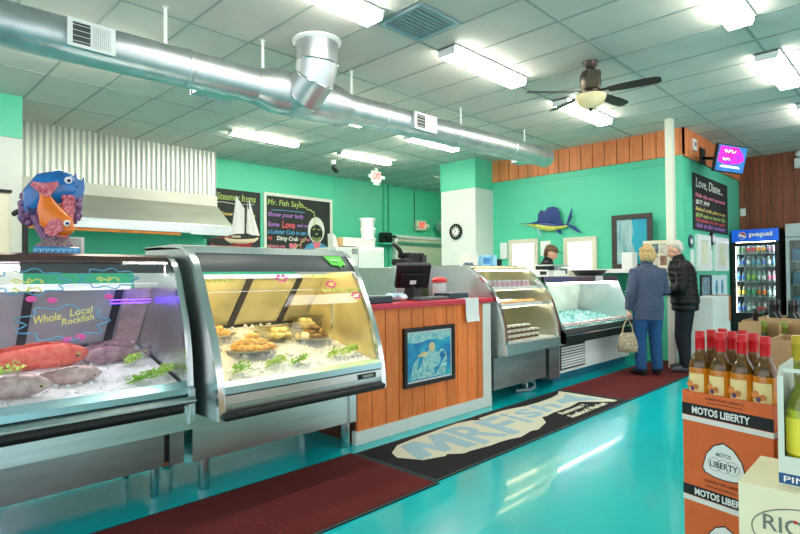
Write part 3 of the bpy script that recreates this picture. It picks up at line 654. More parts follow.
poster('fish_poster', 'pale blue fish poster on the green wall, lower of two', 9.86, 10.78, .28, .84)
t = thing('round_wall_clock', 'round black clock hanging between the two small windows', 'clock', (9.97, 2.6, 1.8)); MC = Matrix.Translation((9.93, 2.638, 1.87)) @ Matrix.Rotation(PI/2, 4, 'X')
obj('rim', lathe(new(), [(0, 0), (.11, 0), (.115, .02), (.1, .035), (0, .03)], (0, 0, 0), 20, MC), BLACK, t, smooth=True); obj('dial', lathe(new(), [(0, .031), (.07, .036), (0, .038)], (.02, 0, 0), 18, MC), PLASTIC_W, t)
t = thing('oval_plaque', 'dark oval plaque on the green wall beside the left small window', 'plaque', (8.88, 2.62, 1.7)); obj('board', prism(new(), [(8.87+.1*math.cos(a), 1.78+.1*math.sin(a)) for a in (2*PI*k/16 for k in range(16))], 'y', 2.62, 2.64), mat('plaque_blue', (54, 76, 96), .4), t); obj('emblem', prism(new(), [(8.87+.05*math.cos(a), 1.78+.04*math.sin(a)) for a in (2*PI*k/12 for k in range(12))], 'y', 2.615, 2.62), PLASTIC_W, t)
tag(obj('notice_sheet', box(new(), 8.86, 9.02, 2.632, 2.64, 1.34, 1.66), PLASTIC_W), 'white notice sheet under the oval plaque', 'paper'); tag(obj('notice_sheet', box(new(), 9.78, 9.96, 2.632, 2.64, 1.36, 1.68), PLASTIC_W), 'white notice sheet under the round clock', 'paper')
t = thing('white_partition', 'white half-height counter end behind the man in the black jacket', 'counter', (8.9, 2.35, 0))
obj('panel', box(new(), 8.3, 9.1, 2.2, 2.5, 0, .97), WHITEW, t, bevel=.006); obj('wood_edge', box(new(), 9.1, 9.17, 2.19, 2.5, .6, .98), mat('edge_wood', (164, 98, 52), .5, noise=(8, .2), stretch=(1, 1, .2)), t); obj('lower_edge', box(new(), 9.1, 9.16, 2.2, 2.5, 0, .6), WHITEW, t)

# ------------------------------------------------------------------ drinks coolers
BLUES = mat('cooler_sign_blue', (16, 60, 170), .35, noise=(2, .3), col2=(30, 110, 220), emit=.35); scr_emit(BLUES)
t = thing('drinks_cooler', 'tall black glass-door drinks cooler with a lit blue header', 'cooler', (11.3, 2.25, 0))
cx0, cx1, cy0, cy1 = 10.95, 11.7, 1.9, 2.6
bm = new(); box(bm, cx0+.06, cx1, cy0, cy0+.04, .0, 2.06); box(bm, cx0+.06, cx1, cy1-.04, cy1, 0, 2.06); box(bm, cx1-.04, cx1, cy0+.04, cy1-.04, 0, 2.06); box(bm, cx0+.06, cx1-.04, cy0+.04, cy1-.04, 2.0, 2.06); box(bm, cx0+.06, cx1-.04, cy0+.04, cy1-.04, 0, .5)
obj('cabinet', bm, BLACK, t)
INNER = mat('cooler_interior', (206, 224, 226), .5, noise=(4, .03)); obj('interior_back', box(new(), cx1-.06, cx1-.045, cy0+.04, cy1-.04, .5, 2.0), INNER, t)
[obj('interior_lamp', box(new(), cx0+.07, cx0+.085, y, y+.012, .6, 1.8), LAMPW, t) for y in (cy0+.045, cy1-.057)]; obj('interior_lamp', box(new(), cx0+.08, cx0+.1, cy0+.06, cy1-.06, 1.83, 1.84), LAMPW, t)
hb = obj('lit_header', box(new(), cx0+.03, cx0+.06, cy0+.005, cy1-.005, 1.84, 2.055), BLUES, t, bevel=.006)
writing('lettering', 'pepsi', INKW, t, (cx0+.028, 2.33, 1.905), (0, -1, 0), (0, 0, 1), .34, .1, .003, .04)
ball = Matrix.Translation((cx0+.029, 2.43, 1.95)) @ Matrix.Rotation(-PI/2, 4, 'Y')
obj('emblem', lathe(new(), [(0, 0), (.062, 0), (.062, .003), (0, .003)], (0, 0, 0), 24, ball), INKW, t)
obj('emblem_red', prism(new(), [(.055*math.cos(a), .055*math.sin(a)) for a in (PI*(-.05+.8*k/10) for k in range(11))], 'z', .003, .005, Matrix.Translation((cx0+.029, 2.43, 1.95)) @ Matrix(((0, 0, -1, 0), (-1, 0, 0, 0), (0, 1, 0, 0), (0, 0, 0, 1)))), mat('emblem_red', (220, 40, 50), .5), t)
obj('emblem_blue', prism(new(), [(.055*math.cos(a), .055*math.sin(a)) for a in (PI*(1.02+.72*k/10) for k in range(11))], 'z', .003, .005, Matrix.Translation((cx0+.029, 2.43, 1.95)) @ Matrix(((0, 0, -1, 0), (-1, 0, 0, 0), (0, 1, 0, 0), (0, 0, 0, 1)))), BLUES, t)
bm = new(); dz0, dz1, w = .55, 1.83, .06
box(bm, cx0+.02, cx0+.06, cy0, cy1, dz1-w, dz1); box(bm, cx0+.02, cx0+.06, cy0, cy1, dz0-.25, dz0+w); box(bm, cx0+.02, cx0+.06, cy0, cy0+w, dz0+w, dz1-w); box(bm, cx0+.02, cx0+.06, cy1-w, cy1, dz0+w, dz1-w)
dr = obj('door', bm, BLACK, t); obj('door_pane', box(new(), cx0+.038, cx0+.042, cy0+w, cy1-w, dz0+w, dz1-w), GLASSP, dr); obj('door_handle', box(new(), cx0-.02, cx0+.02, cy0+.015, cy0+.035, .95, 1.45), BLACK, dr)
shz = [.62, .9, 1.16, 1.42, 1.64]
for z in shz[0:]: obj('wire_shelf', box(new(), cx0+.09, cx1-.06, cy0+.045, cy1-.045, z-.012, z), mat('wire_grey', (180, 186, 190), .4, .5), t)
cols = [[(36, 90, 180), (230, 232, 236), (220, 60, 60), (120, 190, 90)], [(240, 190, 60), (60, 150, 90), (230, 110, 40), (200, 215, 225)], [(40, 120, 200), (160, 215, 70), (225, 225, 230), (240, 130, 170)], [(150, 190, 230), (40, 100, 190), (230, 235, 240), (90, 170, 210)], [(120, 160, 110), (200, 60, 60), (240, 160, 60), (190, 140, 170)]]
proto = {}
def drink(c, loc, label, group):
    if c not in proto:
        t = thing('drink_bottle', label, 'bottle', (0, 0, 0), 0, group)
        m = mat('drink_%d_%d_%d' % c, c, .25, noise=(20, .12))
        obj('bottle_body', lathe(new(), [(.028, 0), (.031, .005), (.031, .105), (.026, .125), (.012, .145), (.012, .157)], (0, 0, 0), 12), mat('drink_liquid', (150, 176, 170), .15, trans=.3), t, smooth=True)
        obj('label_band', lathe(new(), [(.0316, .03), (.0322, .031), (.0322, .098), (.0316, .1)], (0, 0, 0), 12), m, t, smooth=True)
        obj('cap', lathe(new(), [(.014, .157), (.014, .172), (.0, .173)], (0, 0, 0), 10), m, t); t.location = loc; proto[c] = t; return t
    return dup(proto[c], loc, 0, label, group)
names = ['lowest', 'second lowest', 'middle', 'second highest', 'highest']
for i, z in enumerate(shz):
    for k in range(8):
        drink(cols[i][(k//2) % 4] if i != 3 else cols[i][k % 4], (cx0+.14, cy1-.085-k*.0745, z+.001), 'drink bottle in the front row on the %s shelf of the black cooler' % names[i], 'drinks on the %s cooler shelf' % names[i])
t = thing('white_cooler', 'white framed glass-door cooler cut off by the right edge of the photo', 'cooler', (11.4, 1.5, 0))
gx0, gx1, gy0, gy1 = 11.1, 11.7, 1.0, 1.83; WG = mat('cooler_grey', (186, 196, 196), .4, noise=(4, .04))
bm = new(); box(bm, gx0+.05, gx1, gy0, gy0+.04, 0, 2.12); box(bm, gx0+.05, gx1, gy1-.04, gy1, 0, 2.12); box(bm, gx1-.04, gx1, gy0+.04, gy1-.04, 0, 2.12); box(bm, gx0+.05, gx1-.04, gy0+.04, gy1-.04, 2.06, 2.12); box(bm, gx0+.05, gx1-.04, gy0+.04, gy1-.04, 0, .3); obj('cabinet', bm, WG, t)
obj('header', box(new(), gx0, gx0+.05, gy0, gy1, 1.9, 2.12), WG, t, bevel=.006)
bm = new(); w = .05; box(bm, gx0+.01, gx0+.05, gy0, gy1, 1.84, 1.89); box(bm, gx0+.01, gx0+.05, gy0, gy1, .2, .3); box(bm, gx0+.01, gx0+.05, gy0, gy0+w, .3, 1.84); box(bm, gx0+.01, gx0+.05, gy1-w, gy1, .3, 1.84)
dr = obj('door', bm, WG, t); obj('door_pane', box(new(), gx0+.028, gx0+.032, gy0+w, gy1-w, .3, 1.84), GLASSP, dr)
for z in (.7, 1.1, 1.5): obj('shelf', box(new(), gx0+.09, gx1-.05, gy0+.045, gy1-.045, z-.012, z), MATS['wire_grey'], t)
pk = thing('frozen_packet', 'blue and white packet on the middle shelf of the white cooler', 'packet', (11.3, 1.7, 1.1), 0, 'packets in the white cooler')
obj('packet_body', box(new(), 11.22, 11.36, 1.62, 1.76, 1.101, 1.3), mat('packet_blue', (70, 120, 160), .4, noise=(9, .3)), pk, bevel=.01)
for y, z, n in ((1.52, 1.1, 'middle'), (1.7, 1.5, 'top'), (1.52, 1.5, 'top'), (1.7, .7, 'bottom'), (1.52, .7, 'bottom')): dup(pk, (11.3, y, z), 0, 'blue and white packet on the %s shelf of the white cooler' % n)
# ------------------------------------------------------------------ glass display cases
def inset(P, k): return P
def case_shell(t, X0, X1, P, yb, zb, glz, hdz, panel_m=STEEL, header_m=DARKG, th=.025):
    """P: outer end profile (y,z) from back top to front bottom; glz=(z bottom, z top) of the curved glass; hdz = header band"""
    PS = smoothprof(P, 4)
    for x0, x1 in ((X0, X0+th), (X1-th, X1)):
        e = obj('end_panel', prism(new(), PS+[(yb, zb), (yb, P[0][1])], 'x', x0, x1), panel_m, t)
        s = .022
        R = []
        for y, z in PS:
            R.append([V((x0-.006, y-s*.3, z+s*.3)), V((x1+.006, y-s*.3, z+s*.3)), V((x1+.006, y+s, z-s*.3)), V((x0-.006, y+s, z-s*.3))])
        obj('edge_trim', rings(new(), R), CHROME, e, smooth=50)
    def strip(za, zbt, off, th2, n=14):
        A = []; B = []
        for k in range(n+1):
            z = lerp(zbt, za, k/n); y = prof_at(PS, z)+off
            A.append([V((X0+th, y, z)), V((X1-th, y, z))]); B.append((y, z))
        bm = new(); R = [[a[0], a[1], a[1]+V((0, th2, 0)), a[0]+V((0, th2, 0))] for a in A]
        return rings(bm, R)
    obj('curved_glass', strip(glz[0], glz[1], .012, .004), GLASS, t, smooth=True)
    if hdz: obj('header_panel', strip(hdz[0], hdz[1], .004, .02), header_m, t, smooth=True)
    return PS
def back_doors(t, X0, X1, bars, b, tp, w=.045, pane=None):
    (yb, zb), (yt, zt) = b, tp
    def bar(xa, xb): return prism(new(), [(yb, zb), (yt, zt), (yt+.03, zt), (yb+.03, zb)], 'x', xa, xb)
    for a, bb in zip([X0]+bars, bars+[X1]):
        d = obj('sliding_door', prism(new(), [(yb+.012, zb), (yt+.012, zt), (yt+.016, zt), (yb+.016, zb)], 'x', a, bb), pane or MATS['door_mirror'], t)
    for x in bars: obj('door_stile', bar(x-w/2, x+w/2), DFRAME, t)
    d = V((0, yt-yb, zt-zb)).normalized()*.05
    obj('door_rail', prism(new(), [(yb-.004, zb), (yb-.004+d.y, zb+d.z), (yb+.03+d.y, zb+d.z), (yb+.03, zb)], 'x', X0, X1), DFRAME, t)
    obj('top_rail', box(new(), X0, X1, yt-.004, yt+.035, zt-.01, zt+.02), CHROME, t)
mat('door_mirror', (196, 192, 202), .4, .15, noise=(2, .25), col2=(150, 150, 162)); mat('door_gold', (226, 216, 170), .35, .3, noise=(3, .25), col2=(176, 172, 130))
def ice_bed(name, label, X0, X1, ya, za, yb, zb, amp=.012, m=None):
    n, k = 70, 40; rows = []
    for j in range(k+1):
        y = lerp(ya, yb, j/k); z = lerp(za, zb, j/k); r = []
        for i in range(n+1):
            x = lerp(X0, X1, i/n); edge = min(1, min(j, k-j, i, n-i)/2)
            r.append(V((x, y, z+edge*(amp*random.random()+.02*mnoise.noise(V((x*6, y*6, 1)))))))
        rows.append(r)
    bm = sheet(new(), rows)
    base = [[V((X0, y, z-.06)) for y, z in ((ya, za), (yb, zb))], ]
    for i in range(260):
        j = random.random(); x = random.uniform(X0+.03, X1-.03); y = lerp(ya+.03, yb-.04, j); z = lerp(za, zb, j)+.012
        s = random.uniform(.006, .013); M = Matrix.Translation((x, y, z)) @ Euler((random.random()*3, random.random()*3, random.random()*3)).to_matrix().to_4x4()
        box(bm, -s, s, -s, s, -s*.7, s*.7, M)
    o = obj(name, bm, m or ICE); return tag(o, label, 'ice', kind='stuff')

# ---- case 1 (left): whole fish on ice
P1 = [(3.46, 1.435), (3.36, 1.405), (3.29, 1.33), (3.235, 1.2), (3.17, 1.04), (3.13, .86), (3.11, .66)]
t = thing('fish_display_case', 'curved-glass steel display case of whole fish at the left of the photo', 'display case', (.45, 3.5, 0))
X0, X1 = -.7, 1.43
PS1 = case_shell(t, X0, X1, P1, 3.95, .45, (.665, 1.4), None)
RBR = mat('dark_red_steel', (96, 74, 70), .35, .7, noise=(4, .2))
obj('top_cap', prism(new(), [(3.95, 1.44), (3.44, 1.44), (3.4, 1.425), (3.385, 1.39), (3.41, 1.385), (3.95, 1.39)], 'x', X0, X1), RBR, t, bevel=.004)
obj('lamp_rail', box(new(), X0+.03, X1-.03, 3.53, 3.56, 1.262, 1.27), WHITE, t)
obj('lamp_tube', cyl(new(), (X0+.05, 3.52, 1.355), (X1-.06, 3.52, 1.355), .012, 10), LAMPW, t); obj('valance', box(new(), .65, X1-.03, 3.43, 3.436, 1.33, 1.388), DARKG, t)
obj('light_housing', box(new(), X0+.03, 1.2, 3.45, 3.6, 1.375, 1.388), WHITE, t)
for z in (1.165, 1.145): obj('violet_streak', cyl(new(), (1.15, 3.62, z), (1.39, 3.62, z), .004, 8), STREAKV, t)  # reflected streaks of a violet lamp, drawn as thin glowing rods
back_doors(t, X0+.03, 1.27, [-.1, .33, .735, 1.21], (3.9, .84), (3.62, 1.24))
obj('back_post', prism(new(), [(3.9, .84), (3.62, 1.24), (3.65, 1.24), (3.93, .84)], 'x', 1.25, X1-.03), mat('pink_steel', (206, 176, 178), .4, .3, noise=(9, .25)), t)
obj('deck', prism(new(), [(3.13, .5), (3.13, .655), (3.92, .835), (3.92, .5)], 'x', X0+.026, X1-.026), STEEL, t)
TEALST = mat('pale_blue_steel', (160, 200, 206), .3, .8, noise=(5, .08), stretch=(.5, 1, 1))
obj('glass_rail', prism(new(), [(3.095, .665), (3.14, .7), (3.14, .64), (3.095, .63)], 'x', X0, X1+.002), TEALST, t)
obj('front_apron', prism(new(), [(3.14, .64), (3.06, .6), (3.055, .59), (3.11, .56), (3.11, .42), (3.2, .4), (3.6, .4), (3.6, .64)], 'x', X0, X1+.002), STEEL, t)
bm = new(); prism(bm, [(3.11, .59), (3.075, .58), (3.065, .555), (3.075, .53), (3.11, .52)], 'x', X0, X1-.06); obj('bumper', bm, RUBBER, t, bevel=.008)
obj('end_bracket', box(new(), X1-.03, X1+.012, 3.09, 3.5, .45, .66), STEEL, t, bevel=.006)
obj('base', box(new(), X0, 1.32, 3.24, 3.9, .2, .42), STEELW, t); obj('base_end', box(new(), 1.345, X1, 3.22, 3.9, .2, .42), STEELW, t); obj('base_gap', box(new(), 1.32, 1.345, 3.27, 3.9, .2, .42), DFRAME, t)
RUST = mat('rusty_steel', (130, 84, 56), .7, .4, noise=(20, .4)); obj('rust_patch', box(new(), 1.315, 1.36, 3.236, 3.24, .2, .225), RUST, t)
for x in (-.55, 1.3):
    for y in (3.33, 3.8): obj('leg', lathe(new(), [(.018, 0), (.022, .006), (.022, .05), (.026, .055), (.026, .2)], (x, y, 0), 14), STEEL, t, smooth=True)
ice_bed('crushed_ice', 'crushed ice filling the left display case under the whole fish', X0+.04, X1-.04, 3.15, .67, 3.9, .86)

Xx, Zz = V((1, 0, 0)), V((0, 0, 1))
# window-marker drawing on the glass of case 1
def gy(z, PS, off): return prof_at(PS, z)+off
MY = mat('marker_yellow', (236, 224, 110), .6); MB = mat('marker_blue', (84, 160, 196), .6); MPK = mat('marker_pink', (240, 90, 170), .6)
sl = V((0, -.28, 1)).normalized()
sl = V((0, .3, 1)).normalized()
def glass_text(t, s, m, x, z, w, h, PS, rot=0., fat=.01):
    writing('marker_lettering', s, m, t, (x, gy(z, PS, -.004), z), V((math.cos(rot), 0, math.sin(rot))), sl, w, h, .001, fat, .15)
glass_text(t, 'Whole', MY, .66, 1.075, .12, .04, PS1, .15, .004); glass_text(t, 'Local', MY, .82, 1.105, .11, .036, PS1, .15, .004); glass_text(t, 'Rockfish', MY, .78, 1.062, .15, .034, PS1, .15, .004)
squiggle('marker_lettering', MY, t, (.58, gy(1.26, PS1, -.006), 1.225), Xx, sl, .16, .09, .003, 3, 2)
def wavering(x0, z0, w, h, n=7):
    out = []
    for k in range(n*6+1):
        a = 2*PI*k/(n*6); r = 1+.16*math.cos(a*n); x = x0+w*r*math.cos(a); z = z0+h*r*math.sin(a); out.append((x, gy(z, PS1, -.004), z))
    return out
for x, z, w, h in ((.79, 1.075, .19, .08), (.66, 1.285, .16, .06), (1.03, 1.3, .14, .05)):
    bm = new(); tube(bm, wavering(x, z, w, h, 9), .0035, 4); obj('marker_wave', bm, MB, t)
for x, z in ((.8, .99), (.86, 1.0), (.66, 1.2), (.75, 1.19), (1.02, 1.2)):
    bm = new(); ell(bm, (x, gy(z, PS1, -.003), z), (.024, .003, .016), 10); obj('marker_blossom', bm, MPK, t)
squiggle('marker_lettering', MY, t, (.97, gy(1.3, PS1, -.006), 1.275), Xx, sl, .13, .045, .003, 3, 1)

# ---- case 2 (middle): shellfish platters on ice
P2 = [(3.62, 1.505), (3.36, 1.49), (3.25, 1.43), (3.17, 1.34), (3.09, 1.19), (2.99, .98), (2.92, .79), (2.885, .62), (2.875, .49)]
t = thing('shellfish_display_case', 'curved-glass steel case with a charcoal header beside the orange counter', 'display case', (2.1, 3.4, 0))
X0, X1 = 1.48, 2.76
PS2 = case_shell(t, X0, X1, P2, 3.95, .49, (.672, 1.335), (1.335, 1.478), th=.03)
obj('top_cap', prism(new(), [(3.95, 1.51), (3.5, 1.515), (3.35, 1.5), (3.27, 1.455), (3.28, 1.44), (3.37, 1.48), (3.95, 1.49)], 'x', X0, X1), CHROME, t)
obj('lamp_tube', cyl(new(), (X0+.05, 3.33, 1.372), (X1-.05, 3.33, 1.372), .014, 10), LAMPC, t)
obj('lamp_reflector', box(new(), X0+.03, X1-.03, 3.27, 3.42, 1.4, 1.408), WHITE, t)
back_doors(t, X0+.03, X1-.03, [2.06, 2.49], (3.86, .9), (3.52, 1.3), .05, MATS['door_gold'])
obj('deck', prism(new(), [(2.92, .5), (2.92, .665), (3.88, .895), (3.88, .5)], 'x', X0+.031, X1-.031), STEEL, t)
GOLD = mat('warm_steel', (230, 214, 160), .3, .7, noise=(5, .15))
for x in (X0+.031, X1-.037): obj('end_liner', prism(new(), [(2.92, .68), (3.02, .98), (3.12, 1.19), (3.2, 1.33), (3.5, 1.33), (3.84, .9)], 'x', x, x+.006), GOLD, t)
obj('shelf_bracket', box(new(), 2.62, 2.63, 3.3, 3.32, .9, 1.12), CHROME, t); obj('shelf_rail', box(new(), X0+.04, X1-.04, 3.4, 3.404, 1.2, 1.204), CHROME, t)
obj('glass_rail', prism(new(), [(2.87, .64), (2.875, .68), (2.93, .7), (2.93, .62)], 'x', X0+.03, X1-.03), TEALST, t)
obj('front_apron', prism(new(), [(2.93, .64), (2.875, .63), (2.87, .58), (2.9, .57), (2.9, .5), (3.25, .49), (3.6, .49), (3.6, .64)], 'x', X0+.03, X1-.03), STEEL, t)
b = obj('bumper', tube(new(), [(X0+.01, 2.86, .515), (X0+.03, 2.86, .515), (X1-.04, 2.86, .515), (X1-.02, 2.86, .515)], [.012, .024, .024, .012], 12), RUBBER, t, smooth=True)
obj('name_plate', box(new(), 2.5, 2.66, 2.864, 2.87, .585, .62), BLACK, t); obj('plate_panel', box(new(), 2.535, 2.635, 2.862, 2.864, .594, .612), mat('plate_grey', (150, 158, 152), .5, noise=(60, .4)), t)
obj('base', box(new(), X0, X1, 3.215, 3.9, .19, .49), STEEL, t); obj('corner_post', box(new(), 2.7, 2.765, 3.2, 3.26, .19, .5), STEEL, t)
for x in (X0+.09, X1-.06):
    for y in (3.255, 3.8): obj('leg', lathe(new(), [(.03, 0), (.034, .006), (.034, .19)], (x, y, 0), 14), STEEL, t, smooth=True)
LG = mat('lime_sticker', (96, 216, 70), .5); sz = 1.40
st = obj('green_sticker', prism(new(), [(2.5, 0), (2.66, 0), (2.665, -.09), (2.62, -.095), (2.605, -.125), (2.595, -.095), (2.53, -.09)], 'y', 0, .002, Matrix.Translation((0, 3.255, 1.452)) @ Matrix.Rotation(math.radians(-42), 4, 'X')), LG, t)
squiggle('sticker_lettering', INKW, t, V((2.53, 3.255, 1.452))+V((0, -.048, -.04)), Xx, V((0, .67, .74)), .1, .025, .003, 4)
for x, z, m in ((2.46, 1.245, MPK), (2.66, 1.16, MPK), (2.06, 1.29, MPK)):
    for k in range(6):
        a = k*PI/3; zz = z+.02*math.sin(a); bm = new(); ell(bm, (x+.035*math.cos(a), gy(zz, PS2, -.003), zz), (.016, .003, .008), 8); obj('marker_blossom', bm, m, t)
for x, z in ((2.46, 1.2), (2.66, 1.2), (1.62, 1.28), (2.4, 1.3)):
    bm = new(); tube(bm, [(x-.09+.018*k, gy(z+.01*(-1)**k, PS2, -.003), z+.01*(-1)**k) for k in range(11)], .004, 4); obj('marker_wave', bm, GREENL, t)
ice_bed('crushed_ice', 'crushed ice under the shellfish platters in the charcoal-topped case', X0+.04, X1-.04, 2.935, .685, 3.85, .915)
def z2(y): return lerp(.685, .915, (y-2.935)/.915)
def z1(y): return lerp(.67, .86, (y-3.15)/.75)

# shellfish platters
STEELTRAY = mat('platter_foil', (226, 222, 206), .3, .6, noise=(9, .1)); CLEAR = glass_mat('clear_tub', (250, 248, 236), .5, .06)
SHELLF = mat('breaded_seafood', (242, 210, 146), .6, noise=(30, .25), col2=(222, 164, 96), bump=(60, .4)); OYST = mat('oyster_shell', (150, 118, 72), .6, noise=(24, .4), bump=(40, .5)); OYSTW = mat('shellfish_white', (244, 230, 186), .5, noise=(20, .1), bump=(40, .3))
def blob(s, m, jag=.25):
    bm = new(); bmesh.ops.create_icosphere(bm, subdivisions=2, radius=1)
    sd = random.random()*50
    for v in bm.verts: v.co = v.co*(1+jag*mnoise.noise(v.co*1.6+V((sd, 0, 0)))) ; v.co = V((v.co.x*s[0], v.co.y*s[1], v.co.z*s[2]))
    return bm
def heap(name, label, cat, group, m, s, c, R, n, layers=2, jag=.25):
    first = None; k = 0
    for L in range(layers):
        rr_ = R*(1-.42*L); nn_ = max(3, int(n*(1-.5*L)))
        for i in range(nn_):
            a = 2.4*i+L; q = rr_*math.sqrt((i+.5)/nn_)
            loc = (c[0]+q*math.cos(a), c[1]+q*math.sin(a)*.8, c[2]+s[2]*.75+L*s[2]*1.45)
            rot = (random.uniform(-.3, .3), random.uniform(-.3, .3), random.uniform(0, 6))
            if first is None:
                first = obj(name, blob(s, m, jag), m, smooth=True, origin=(0, 0, 0)); tag(first, label, cat, group); first.location = loc; first.rotation_euler = rot
            else: dup(first, loc, rot, None, None, random.uniform(.85, 1.15))
def platter(name, label, c, r, h=.02):
    t = thing(name, label, 'platter', c); obj('dish', lathe(new(), [(.0, 0), (r*.8, 0), (r, h), (r*1.03, h), (r*.84, .005), (0, .004)], c, 28), STEELTRAY, t, smooth=True); return t
c = (1.95, 3.33, z2(3.33)+.016); platter('round_platter', 'round platter heaped with golden shellfish at the front of the ice', c, .175)
heap('shellfish_piece', 'golden shellfish piece heaped on the front round platter', 'shellfish', 'shellfish on the front platter', SHELLF, (.042, .032, .024), (c[0], c[1], c[2]+.008), .14, 17, 3)
c = (1.83, 3.66, z2(3.66)+.016); platter('round_platter', 'round platter of golden shellfish behind the front one', c, .165)
heap('shellfish_piece', 'golden shellfish piece on the rear round platter', 'shellfish', 'shellfish on the rear platter', SHELLF, (.04, .03, .022), (c[0], c[1], c[2]+.008), .125, 13, 2)
def tub(label, x0, x1, y0, y1, h, fill_label):
    z = z2((y0+y1)/2)+.025; t = thing('clear_tub', label, 'tub', ((x0+x1)/2, (y0+y1)/2, z)); bm = new(); w = .006
    box(bm, x0, x1, y0, y0+w, z, z+h); box(bm, x0, x1, y1-w, y1, z, z+h); box(bm, x0, x0+w, y0+w, y1-w, z, z+h); box(bm, x1-w, x1, y0+w, y1-w, z, z+h); box(bm, x0+w, x1-w, y0+w, y1-w, z, z+.004)
    obj('tub_wall', bm, CLEAR, t); obj('tub_rim', box(new(), x0-.008, x1+.008, y0-.008, y0, z+h-.004, z+h+.006), CLEAR, t)
    heap('scallop', fill_label, 'scallop', fill_label.replace('scallop', 'scallops'), OYSTW, (.034, .03, .024), ((x0+x1)/2, (y0+y1)/2, z+.006), min(x1-x0, y1-y0)*.4, 9, 2, .15)
tub('clear square tub of pale scallops beside the golden shellfish', 2.12, 2.38, 3.37, 3.6, .1, 'pale scallop in the clear tub nearer the round platters')
tub('clear square tub at the right end of the warm-lit case', 2.5, 2.71, 3.55, 3.74, .1, 'pale scallop in the clear tub by the end wall')
c = (2.5, 3.38, z2(3.38)+.03); platter('round_platter', 'foil platter of brown oysters right of the clear tub', c, .13)
heap('oyster', 'brown oyster piled on the foil platter', 'oyster', 'oysters on the foil platter', OYST, (.05, .034, .022), (c[0]+.02, c[1]+.02, c[2]+.01), .09, 9, 3, .4)
heap('clam', 'pale clam beside the oysters on the foil platter', 'clam', 'clams beside the oysters', OYSTW, (.036, .032, .026), (c[0]-.09, c[1]+.02, c[2]+.012), .05, 4, 1, .2)
# parsley sprigs
def sprig(label, x, y, z, s, m, rz=0., n=80):
    bm = new()
    for k in range(5):
        a = rz+random.uniform(-.7, .7); L = s*random.uniform(.7, 1.3); p0 = V((x, y, z)); p1 = p0+V((math.cos(a)*L, math.sin(a)*L*.4, .02+.02*random.random()))
        tube(bm, [p0, (p0+p1)/2+V((0, 0, .01)), p1], .0018, 4)
        for j in range(n//5):
            q = p0.lerp(p1, random.uniform(.2, 1.1))+V((random.uniform(-.024, .024), random.uniform(-.018, .018), random.uniform(0, .035))); w = random.uniform(.006, .013)
            M = Matrix.Translation(q) @ Euler((random.uniform(-.9, .9), random.uniform(-.9, .9), random.random()*6)).to_matrix().to_4x4()
            prism(bm, [(-w, 0), (-.5*w, .6*w), (0, .4*w), (.5*w, .8*w), (w, 0), (.5*w, -.7*w), (0, -.4*w), (-.5*w, -.6*w)], 'z', 0, .0015, M)
    return tag(obj('parsley_sprig', bm, m), label, 'parsley')
sprig('green sprig at the front left corner of the warm-lit ice', 1.63, 3.02, z2(3.02)+.015, .13, GREEN)
sprig('pale sprig between the front platter and the glass', 1.86, 3.04, z2(3.04)+.015, .16, GREENL)
sprig('sprig on the ice in front of the clear tub', 2.05, 3.03, z2(3.03)+.015, .14, GREEN)
sprig('sprig on the ice in front of the oyster platter', 2.38, 3.06, z2(3.06)+.015, .16, GREENL)
sprig('bushy sprig at the right end of the warm-lit ice', 2.56, 3.08, z2(3.08)+.015, .12, GREENL, n=120)

# ---- whole fish on ice in case 1
def fish(name, label, cat, pos, L, H, W, m, rz, roll_=0., belly=None, finm=None, tail=True, mouth=.0):
    """lying fish, head towards local +x"""
    t = thing(name, label, cat, (0, 0, 0))
    st = [(-.5, .06), (-.42, .09), (-.3, .2), (-.15, .36), (.02, .47), (.18, .5), (.3, .45), (.39, .34), (.46, .2), (.5, .07)]
    st = smoothprof([(a, b) for a, b in st], 3)
    bm = new(); R = []
    for a, h in st:
        hz = h*H; wy = h*W*(1 if a < .3 else .95)
        R.append([V((a*L, math.cos(q)*wy, math.sin(q)*hz+.02*H*math.sin(a*6))) for q in (2*PI*k/18 for k in range(18))])
    rings(bm, R); body = obj('body', bm, m, t, smooth=True)
    fm = finm or m
    if tail: obj('tail_fin', prism(new(), [(-.47*L, .06*H), (-.55*L, .2*H), (-.66*L, .36*H), (-.61*L, 0), (-.66*L, -.36*H), (-.55*L, -.2*H), (-.47*L, -.06*H)], 'y', -.004, .004), fm, t)
    dors = [(.2*L, .46*H)]+[((.2-.06*k)*L, (.62-.03*k+(.05 if k % 2 else 0))*H) for k in range(1, 9)]+[(-.34*L, .16*H)]
    obj('dorsal_fin', prism(new(), dors, 'y', -.003, .003), fm, t)
    for s in (-1, 1):
        pf = obj('pectoral_fin', prism(new(), [(.2*L, -.05*H), (.08*L, .1*H), (.0*L, -.02*H), (.04*L, -.18*H), (.16*L, -.16*H)], 'y', 0, .003, Matrix.Translation((0, s*W*.52, 0)) @ Matrix.Rotation(-s*.15, 4, 'Z')), fm, t)
        bm = new(); ell(bm, (.385*L, s*W*.27, .12*H), (.028*L, .012*L, .028*L), 10); e = obj('eye', bm, mat('fish_eye_ring', (214, 190, 120), .2), t, smooth=True)
        bm = new(); ell(bm, (.385*L, s*(W*.27+.012*L), .12*H), (.015*L, .006*L, .015*L), 8); obj('pupil', bm, BLACK, e, smooth=True)
        bm = new(); tube(bm, [(.29*L, s*W*.44, .3*H), (.25*L, s*W*.485, .05*H), (.27*L, s*W*.45, -.22*H)], .004, 6); obj('gill_edge', bm, fm, t)
    if mouth:
        bm = new(); ell(bm, (.47*L, 0, -.06*H), (.035*L, W*.17, .05*H), 10); obj('mouth', bm, mat('fish_mouth', (70, 30, 36), .5), t, smooth=True)
    t.location = pos; t.rotation_euler = Euler((roll_, 0, rz)); return t
